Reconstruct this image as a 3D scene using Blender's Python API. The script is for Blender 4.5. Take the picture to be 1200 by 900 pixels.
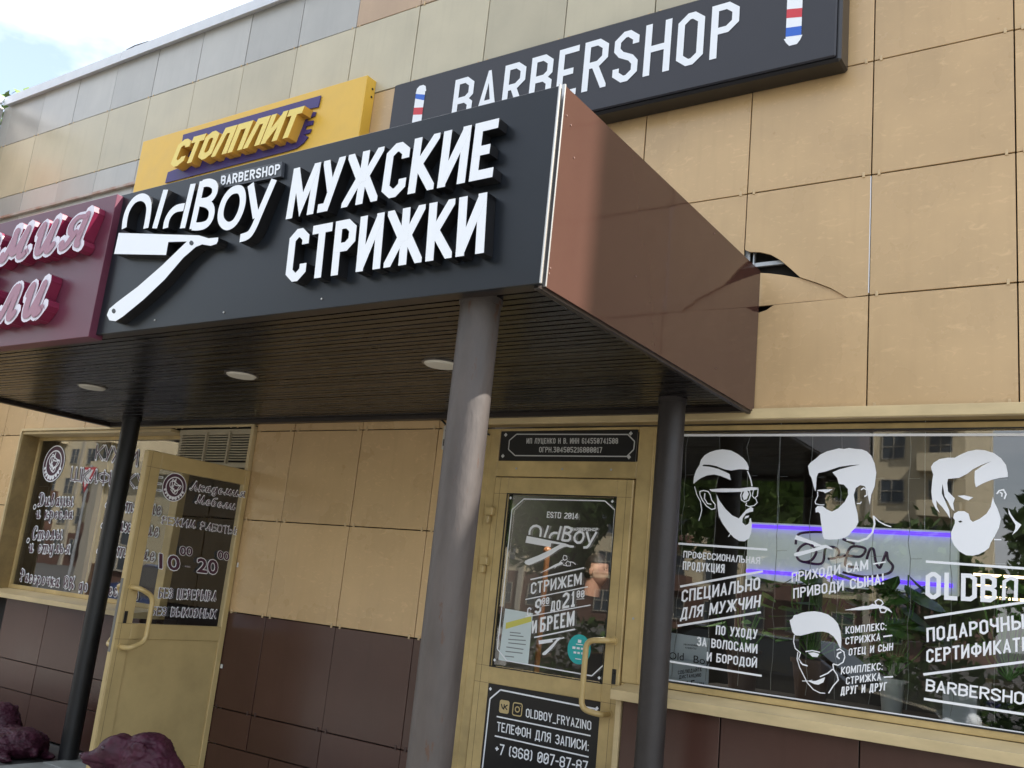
import bpy, bmesh, math, random
from mathutils import Vector, Matrix, Euler, noise
from mathutils.geometry import tessellate_polygon
R = math.radians
random.seed(7)
for o in list(bpy.data.objects): bpy.data.objects.remove(o)
SC = bpy.context.scene
COL = SC.collection

# ------------------------------------------------------------------ camera
cam = bpy.data.cameras.new('camera'); camo = bpy.data.objects.new('camera', cam); COL.objects.link(camo)
SC.camera = camo
yaw, pitch, roll, FOC = -0.61215387, 0.21707408, 0.10319745, 1118.742
cy_, sy_, cp_, sp_, cr_, sr_ = math.cos(yaw), math.sin(yaw), math.cos(pitch), math.sin(pitch), math.cos(roll), math.sin(roll)
fw = Vector((sy_*cp_, cy_*cp_, sp_)); rt = Vector((cy_, -sy_, 0)); up = rt.cross(fw)
r2 = cr_*rt + sr_*up; u2 = -sr_*rt + cr_*up
m = Matrix((r2, u2, -fw)).transposed().to_4x4(); m.translation = Vector((0, -4.3, 1.55))
camo.matrix_world = m
cam.sensor_width = 36; cam.lens = FOC/1200*36; cam.clip_start = .05; cam.clip_end = 3000

# ------------------------------------------------------------------ sky and sun
SUN = Vector((1.5, 0.80, 1.9)).normalized()     # towards the sun: behind the shop, from the right
sun_el = math.asin(SUN.z); sun_az = math.atan2(SUN.x, SUN.y)
w = bpy.data.worlds.new('World'); SC.world = w; w.use_nodes = True
nt = w.node_tree; nt.nodes.clear()
def N(t, kind, **kw):
    n = t.nodes.new(kind)
    for k, v in kw.items():
        if hasattr(n, k) and k not in ('inputs',): setattr(n, k, v)
    return n
sky = N(nt, 'ShaderNodeTexSky', sky_type='NISHITA'); sky.sun_disc = False
sky.sun_elevation = sun_el; sky.sun_rotation = sun_az; sky.air_density = 1.2; sky.dust_density = 1.5
tc = N(nt, 'ShaderNodeTexCoord'); mp = N(nt, 'ShaderNodeMapping'); mp.inputs['Scale'].default_value = (1.0, 1.0, 2.2); mp.inputs['Location'].default_value = (.35, .1, .2)
nz = N(nt, 'ShaderNodeTexNoise'); nz.inputs['Scale'].default_value = 2.3; nz.inputs['Detail'].default_value = 7; nz.inputs['Roughness'].default_value = .55
cr = N(nt, 'ShaderNodeValToRGB'); cr.color_ramp.elements[0].position = .40; cr.color_ramp.elements[1].position = .64; cr.color_ramp.elements[0].color = (.14, .14, .14, 1)
mx = N(nt, 'ShaderNodeMix', data_type='RGBA'); mx.inputs['B'].default_value = (8.6, 8.9, 9.4, 1)
bg = N(nt, 'ShaderNodeBackground'); bg.inputs['Strength'].default_value = .10
ow = N(nt, 'ShaderNodeOutputWorld')
nt.links.new(tc.outputs['Generated'], mp.inputs[0]); nt.links.new(mp.outputs[0], nz.inputs['Vector'])
nt.links.new(nz.outputs[0], cr.inputs[0]); nt.links.new(cr.outputs[0], mx.inputs['Factor'])
nt.links.new(sky.outputs[0], mx.inputs['A']); nt.links.new(mx.outputs['Result'], bg.inputs[0]); nt.links.new(bg.outputs[0], ow.inputs[0])
sl = bpy.data.lights.new('sun', 'SUN'); sl.energy = 5.0; sl.angle = R(.5); sl.color = (1, .95, .87)
so = bpy.data.objects.new('sun', sl); COL.objects.link(so); so.rotation_euler = SUN.to_track_quat('Z', 'Y').to_euler(); so.location = (5, 5, 20)
SC.view_settings.view_transform = 'Standard'; SC.view_settings.look = 'None'; SC.view_settings.gamma = 1
SC.view_settings.exposure = 1.52
SC.cycles.max_bounces = 8; SC.cycles.glossy_bounces = 4; SC.cycles.transparent_max_bounces = 12

TEXTS={"w2":[["ПРОФЕССИОНАЛЬНАЯ",[-1.9701,0.115,1.8165],[-1.5826,0.115,1.8091],[-1.9688,0.115,1.8499]],["ПРОДУКЦИЯ",[-1.9689,0.115,1.7578],[-1.7536,0.115,1.7567],[-1.969,0.115,1.7992]],["СПЕЦИАЛЬНО",[-1.9647,0.115,1.6009],[-1.5764,0.115,1.6934],[-1.965,0.115,1.6596]],["ДЛЯ МУЖЧИН",[-1.9671,0.115,1.5176],[-1.5728,0.115,1.6144],[-1.9634,0.115,1.5746]],["ПО УХОДУ",[-1.7817,0.115,1.4684],[-1.5791,0.115,1.4691],[-1.7808,0.115,1.5117]],["ЗА ВОЛОСАМИ",[-1.8727,0.115,1.4074],[-1.5753,0.115,1.4049],[-1.8736,0.115,1.4492]],["И БОРОДОЙ",[-1.8196,0.115,1.3437],[-1.5748,0.115,1.3421],[-1.8195,0.115,1.3844]],["ПРИХОДИ САМ",[-1.4298,0.115,1.7382],[-1.0928,0.115,1.8194],[-1.4299,0.115,1.7821]],["ПРИВОДИ СЫНА!",[-1.4192,0.115,1.6655],[-1.0251,0.115,1.7619],[-1.421,0.115,1.7113]],["КОМПЛЕКС:",[-1.1826,0.115,1.5338],[-1.0115,0.115,1.5697],[-1.1834,0.115,1.5651]],["СТРИЖКА",[-1.1829,0.115,1.488],[-1.0367,0.115,1.522],[-1.1822,0.115,1.5193]],["ОТЕЦ И СЫН",[-1.168,0.115,1.4427],[-0.9845,0.115,1.4875],[-1.1666,0.115,1.4739]],["КОМПЛЕКС:",[-1.1987,0.115,1.3606],[-1.0249,0.115,1.4017],[-1.1973,0.115,1.3924]],["СТРИЖКА",[-1.1759,0.115,1.3207],[-1.0312,0.115,1.3588],[-1.1759,0.115,1.3521]],["ДРУГ И ДРУГ",[-1.1979,0.115,1.2747],[-1.0077,0.115,1.3201],[-1.1966,0.115,1.3087]],["OLDB",[-0.857,0.115,1.7137],[-0.585,0.115,1.7207],[-0.8557,0.115,1.8265]],["∩",[-0.5662,0.115,1.7322],[-0.5089,0.115,1.7456],[-0.5623,0.115,1.8231]],["Y",[-0.4858,0.115,1.7543],[-0.4372,0.115,1.7651],[-0.4833,0.115,1.829]],["ПОДАРОЧНЫЕ",[-0.8504,0.115,1.5354],[-0.4512,0.115,1.6366],[-0.8521,0.115,1.5931]],["СЕРТИФИКАТЫ",[-0.8512,0.115,1.4509],[-0.4555,0.115,1.5495],[-0.8515,0.115,1.5061]],["BARBERSHOP",[-0.8537,0.115,1.3383],[-0.45,0.115,1.3339],[-0.8511,0.115,1.3871]]],"d2":[["ESTD 2014",[-2.7662,0.095,1.9781],[-2.5708,0.095,1.9769],[-2.7671,0.095,2.0111]],["СТРИЖЕМ",[-2.8224,0.095,1.5662],[-2.5164,0.095,1.6424],[-2.8258,0.095,1.6273]],["С",[-2.8327,0.095,1.4507],[-2.8071,0.095,1.4566],[-2.8352,0.095,1.4959]],["9",[-2.7859,0.095,1.4642],[-2.7461,0.095,1.4759],[-2.7892,0.095,1.5421]],["00",[-2.7454,0.095,1.5187],[-2.7015,0.095,1.5272],[-2.7481,0.095,1.5547]],["ДО",[-2.6906,0.095,1.4889],[-2.6306,0.095,1.5034],[-2.6936,0.095,1.5413]],["21",[-2.6193,0.095,1.51],[-2.5461,0.095,1.5277],[-2.6237,0.095,1.5899]],["00",[-2.5401,0.095,1.5724],[-2.494,0.095,1.5786],[-2.5413,0.095,1.6101]],["БРЕЕМ",[-2.7433,0.095,1.3776],[-2.5392,0.095,1.4327],[-2.7477,0.095,1.4532]],["И",[-2.7926,0.095,1.3668],[-2.7619,0.095,1.3734],[-2.7973,0.095,1.4315]]],"d2bf":[["BARBERSHOP",[-2.6082,0.095,1.9152],[-2.4457,0.095,1.9207],[-2.6091,0.095,1.9325]]],"b2":[["OLDBOY_FRYAZINO",[-2.7816,0.095,0.9461],[-2.3933,0.095,0.9416],[-2.7843,0.095,0.9899]],["ТЕЛЕФОН ДЛЯ ЗАПИСИ:",[-2.9532,0.095,0.8508],[-2.3979,0.095,0.8429],[-2.9555,0.095,0.898]],["+7 (968) 007-87-87",[-2.9509,0.095,0.7378],[-2.3958,0.095,0.7435],[-2.9517,0.095,0.7914]]],"nb":[["ИП ЛУЦЕНКО Н В. ИНН 614550741588",[-2.9478,0.098,2.3858],[-2.3703,0.098,2.3825],[-2.9499,0.098,2.4169]],["ОГРН.304505216800017",[-2.8582,0.098,2.3364],[-2.4612,0.098,2.3346],[-2.8602,0.098,2.3671]]],"lb":[["BARBERSHOP",[-3.5823,-0.152,4.3445],[-1.7237,-0.152,4.3659],[-3.5824,-0.152,4.6585]]],"s1":[["МУЖСКИЕ",[-2.7627,-1.99,2.8712],[-1.7858,-1.99,2.8791],[-2.762,-1.99,3.0832]],["СТРИЖКИ",[-2.7107,-1.99,2.608],[-1.7855,-1.99,2.6146],[-2.7244,-1.99,2.8209]]],"s1b":[["BARBERSHOP",[-3.2417,-1.96,3.1049],[-2.8779,-1.96,3.0952],[-3.248,-1.96,3.1506]]],"yl":[["СТОЛПЛИТ",[-6.3791,-0.19,4.5455],[-4.9831,-0.19,4.5391],[-6.3046,-0.19,4.7651]]],"d1":[["Академия",[-5.066,-0.471,1.99],[-5.066,-0.0325,2.0034],[-5.066,-0.472,2.0498]],["Мебели",[-5.066,-0.4143,1.9141],[-5.066,-0.0957,1.9133],[-5.066,-0.413,1.9707]],["РЕЖИМ РАБОТЫ:",[-5.066,-0.636,1.7604],[-5.066,-0.0489,1.757],[-5.066,-0.638,1.8086]],["БЕЗ ПЕРЕРЫВА",[-5.066,-0.5621,1.3213],[-5.066,-0.1295,1.3243],[-5.066,-0.5659,1.3834]],["БЕЗ ВЫХОДНЫХ",[-5.066,-0.5938,1.2168],[-5.066,-0.1071,1.2171],[-5.066,-0.5961,1.2706]]],"d1n":[["10",[-5.066,-0.5912,1.4981],[-5.066,-0.4452,1.4947],[-5.066,-0.6072,1.5799]],["00",[-5.066,-0.461,1.5898],[-5.066,-0.3699,1.5921],[-5.066,-0.47,1.639]],["20",[-5.066,-0.3091,1.497],[-5.066,-0.1517,1.4945],[-5.066,-0.3233,1.5785]],["00",[-5.066,-0.1675,1.5922],[-5.066,-0.0754,1.588],[-5.066,-0.1759,1.6399]],["-",[-5.066,-0.4043,1.5165],[-5.066,-0.3669,1.516],[-5.066,-0.407,1.5361]]],"w1":[["КУХНИ",[-7.1693,0.165,2.2844],[-6.5912,0.165,2.2362],[-7.1866,0.165,2.4076]],["ШКАФЫ КУПЕ",[-7.4662,0.165,2.1047],[-6.2369,0.165,2.0452],[-7.4809,0.165,2.2171]],["Дuваны",[-7.8628,0.165,1.88],[-7.3524,0.165,1.8923],[-7.8793,0.165,1.9933]],["u кресла",[-7.8579,0.165,1.7749],[-7.3204,0.165,1.792],[-7.8765,0.165,1.8748]],["Сmолы",[-7.852,0.165,1.5993],[-7.4118,0.165,1.6225],[-7.8725,0.165,1.7122]],["u сmулья",[-7.8581,0.165,1.4924],[-7.2639,0.165,1.5172],[-7.8777,0.165,1.598]],["Рассрочка 0% до 8 месяцев",[-7.9018,0.165,1.2536],[-6.2659,0.165,1.238],[-7.9188,0.165,1.3552]],["Госmuные",[-6.8605,0.165,1.8887],[-6.1837,0.165,1.8615],[-6.8747,0.165,2.0025]],["Прuхожuе",[-6.8538,0.165,1.729],[-6.1687,0.165,1.7044],[-6.8679,0.165,1.8416]],["Деmскuе",[-6.8386,0.165,1.5451],[-6.1568,0.165,1.5242],[-6.8526,0.165,1.6562]]],"w1dots":[[-7.913,0.165,1.8736],[-7.907,0.165,1.5917],[-6.8938,0.165,1.9211],[-6.8981,0.165,1.7602],[-6.8895,0.165,1.5618]],"em1":[[-7.7596,0.165,2.2449],0.125],"em2":[[-5.066,-0.5856,1.9915],0.075],"mar":[["емuя",[-4.9156,-2.03,2.8986],[-4.0746,-2.03,2.8932],None]],"mar1":[[-4.7242,-2.03,2.896],[-4.0746,-2.03,2.8932],[-4.0846,-2.03,3.0704]],"mar2":[[-4.6615,-2.03,2.5775],[-4.3059,-2.03,2.5749],[-4.3199,-2.03,2.7596]],"paper":[["Old",[-2.0295,0.155,1.3267],[-1.9535,0.155,1.3294],[-2.0301,0.155,1.3605]],["Boy",[-1.902,0.155,1.3253],[-1.8161,0.155,1.3247],[-1.9025,0.155,1.3593]],["СОБЛЮДАЙТЕ",[-1.9783,0.155,1.2611],[-1.8573,0.155,1.2922],[-1.9794,0.155,1.2784]],["ДИСТАНЦИЮ",[-1.9716,0.155,1.2413],[-1.8591,0.155,1.2661],[-1.9727,0.155,1.2578]],["НЕ МЕНЕЕ",[-2.0111,0.155,1.1933],[-1.934,0.155,1.2084],[-2.0122,0.155,1.209]],["1,5",[-1.9319,0.155,1.2039],[-1.8889,0.155,1.2144],[-1.9341,0.155,1.2367]],["МЕТРА",[-1.8877,0.155,1.2232],[-1.8423,0.155,1.2316],[-1.8884,0.155,1.2348]],["УВАЖАЕМЫЕ",[-1.9583,0.155,1.4008],[-1.8833,0.155,1.4028],[-1.9588,0.155,1.4088]],["КЛИЕНТЫ",[-1.9484,0.155,1.3859],[-1.8911,0.155,1.3876],[-1.9489,0.155,1.3939]]]}
LINES={"w2":[[[-2.0001,1.8832],[-1.5505,1.8799],0.01],[[-1.9769,1.6758],[-1.5664,1.7787],0.01],[[-1.9777,1.4888],[-1.5677,1.5916],0.01],[[-2.0106,1.3185],[-1.5508,1.3098],0.009],[[-2.0089,1.2326],[-0.478,1.2299],0.006],[[-2.0139,2.4287],[-0.4456,2.4174],0.012],[[-1.073,1.8445],[-1.0195,1.8576],0.006],[[-1.0251,1.5397],[-0.9882,1.5486],0.006],[[-1.0203,1.3721],[-0.9823,1.3791],0.006],[[-0.856,1.8696],[-0.4691,1.8657],0.01],[[-0.8611,1.6343],[-0.4709,1.7354],0.01],[[-0.8628,1.4034],[-0.4742,1.5031],0.01],[[-0.8598,1.3061],[-0.477,1.2995],0.01]],"d2":[[[-2.833,1.6439],[-2.5094,1.7288],0.007],[[-2.8529,1.5375],[-2.4795,1.6344],0.005],[[-2.8434,1.447],[-2.4548,1.544],0.005],[[-2.7759,1.3481],[-2.533,1.4155],0.007],[[-2.7448,1.5132],[-2.7009,1.5216],0.003],[[-2.5395,1.5658],[-2.4935,1.5731],0.003],[[-2.9259,2.0751],[-2.4189,2.0794],0.006],[[-2.4189,2.0794],[-2.3572,2.0348],0.006],[[-2.3572,2.0348],[-2.35,1.2628],0.006],[[-2.35,1.2628],[-2.4147,1.1994],0.006],[[-2.4147,1.1994],[-2.9335,1.2106],0.006],[[-2.9335,1.2106],[-3.0013,1.2638],0.006],[[-3.0013,1.2638],[-2.998,2.0122],0.006],[[-2.998,2.0122],[-2.9259,2.0751],0.006]],"b2":[[[-2.9623,0.9228],[-2.3941,0.9164],0.007],[[-2.9621,0.8256],[-2.3954,0.8168],0.007],[[-2.955,1.0585],[-2.3795,1.046],0.008],[[-2.3795,1.046],[-2.3383,1.0055],0.008],[[-2.3383,1.0055],[-2.3384,0.7757],0.008],[[-2.955,1.0585],[-3.016,1.0046],0.008],[[-3.016,1.0046],[-3.0196,0.6553],0.008]],"nb":[[[-3.0206,2.44],[-2.3167,2.4322],0.006],[[-2.3167,2.4322],[-2.2743,2.3948],0.006],[[-2.2743,2.3948],[-2.2758,2.3522],0.006],[[-2.2758,2.3522],[-2.3133,2.3153],0.006],[[-2.3133,2.3153],[-3.0162,2.3176],0.006],[[-3.0162,2.3176],[-3.0652,2.3524],0.006],[[-3.0652,2.3524],[-3.0656,2.4051],0.006],[[-3.0656,2.4051],[-3.0206,2.44],0.006]]}
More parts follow.
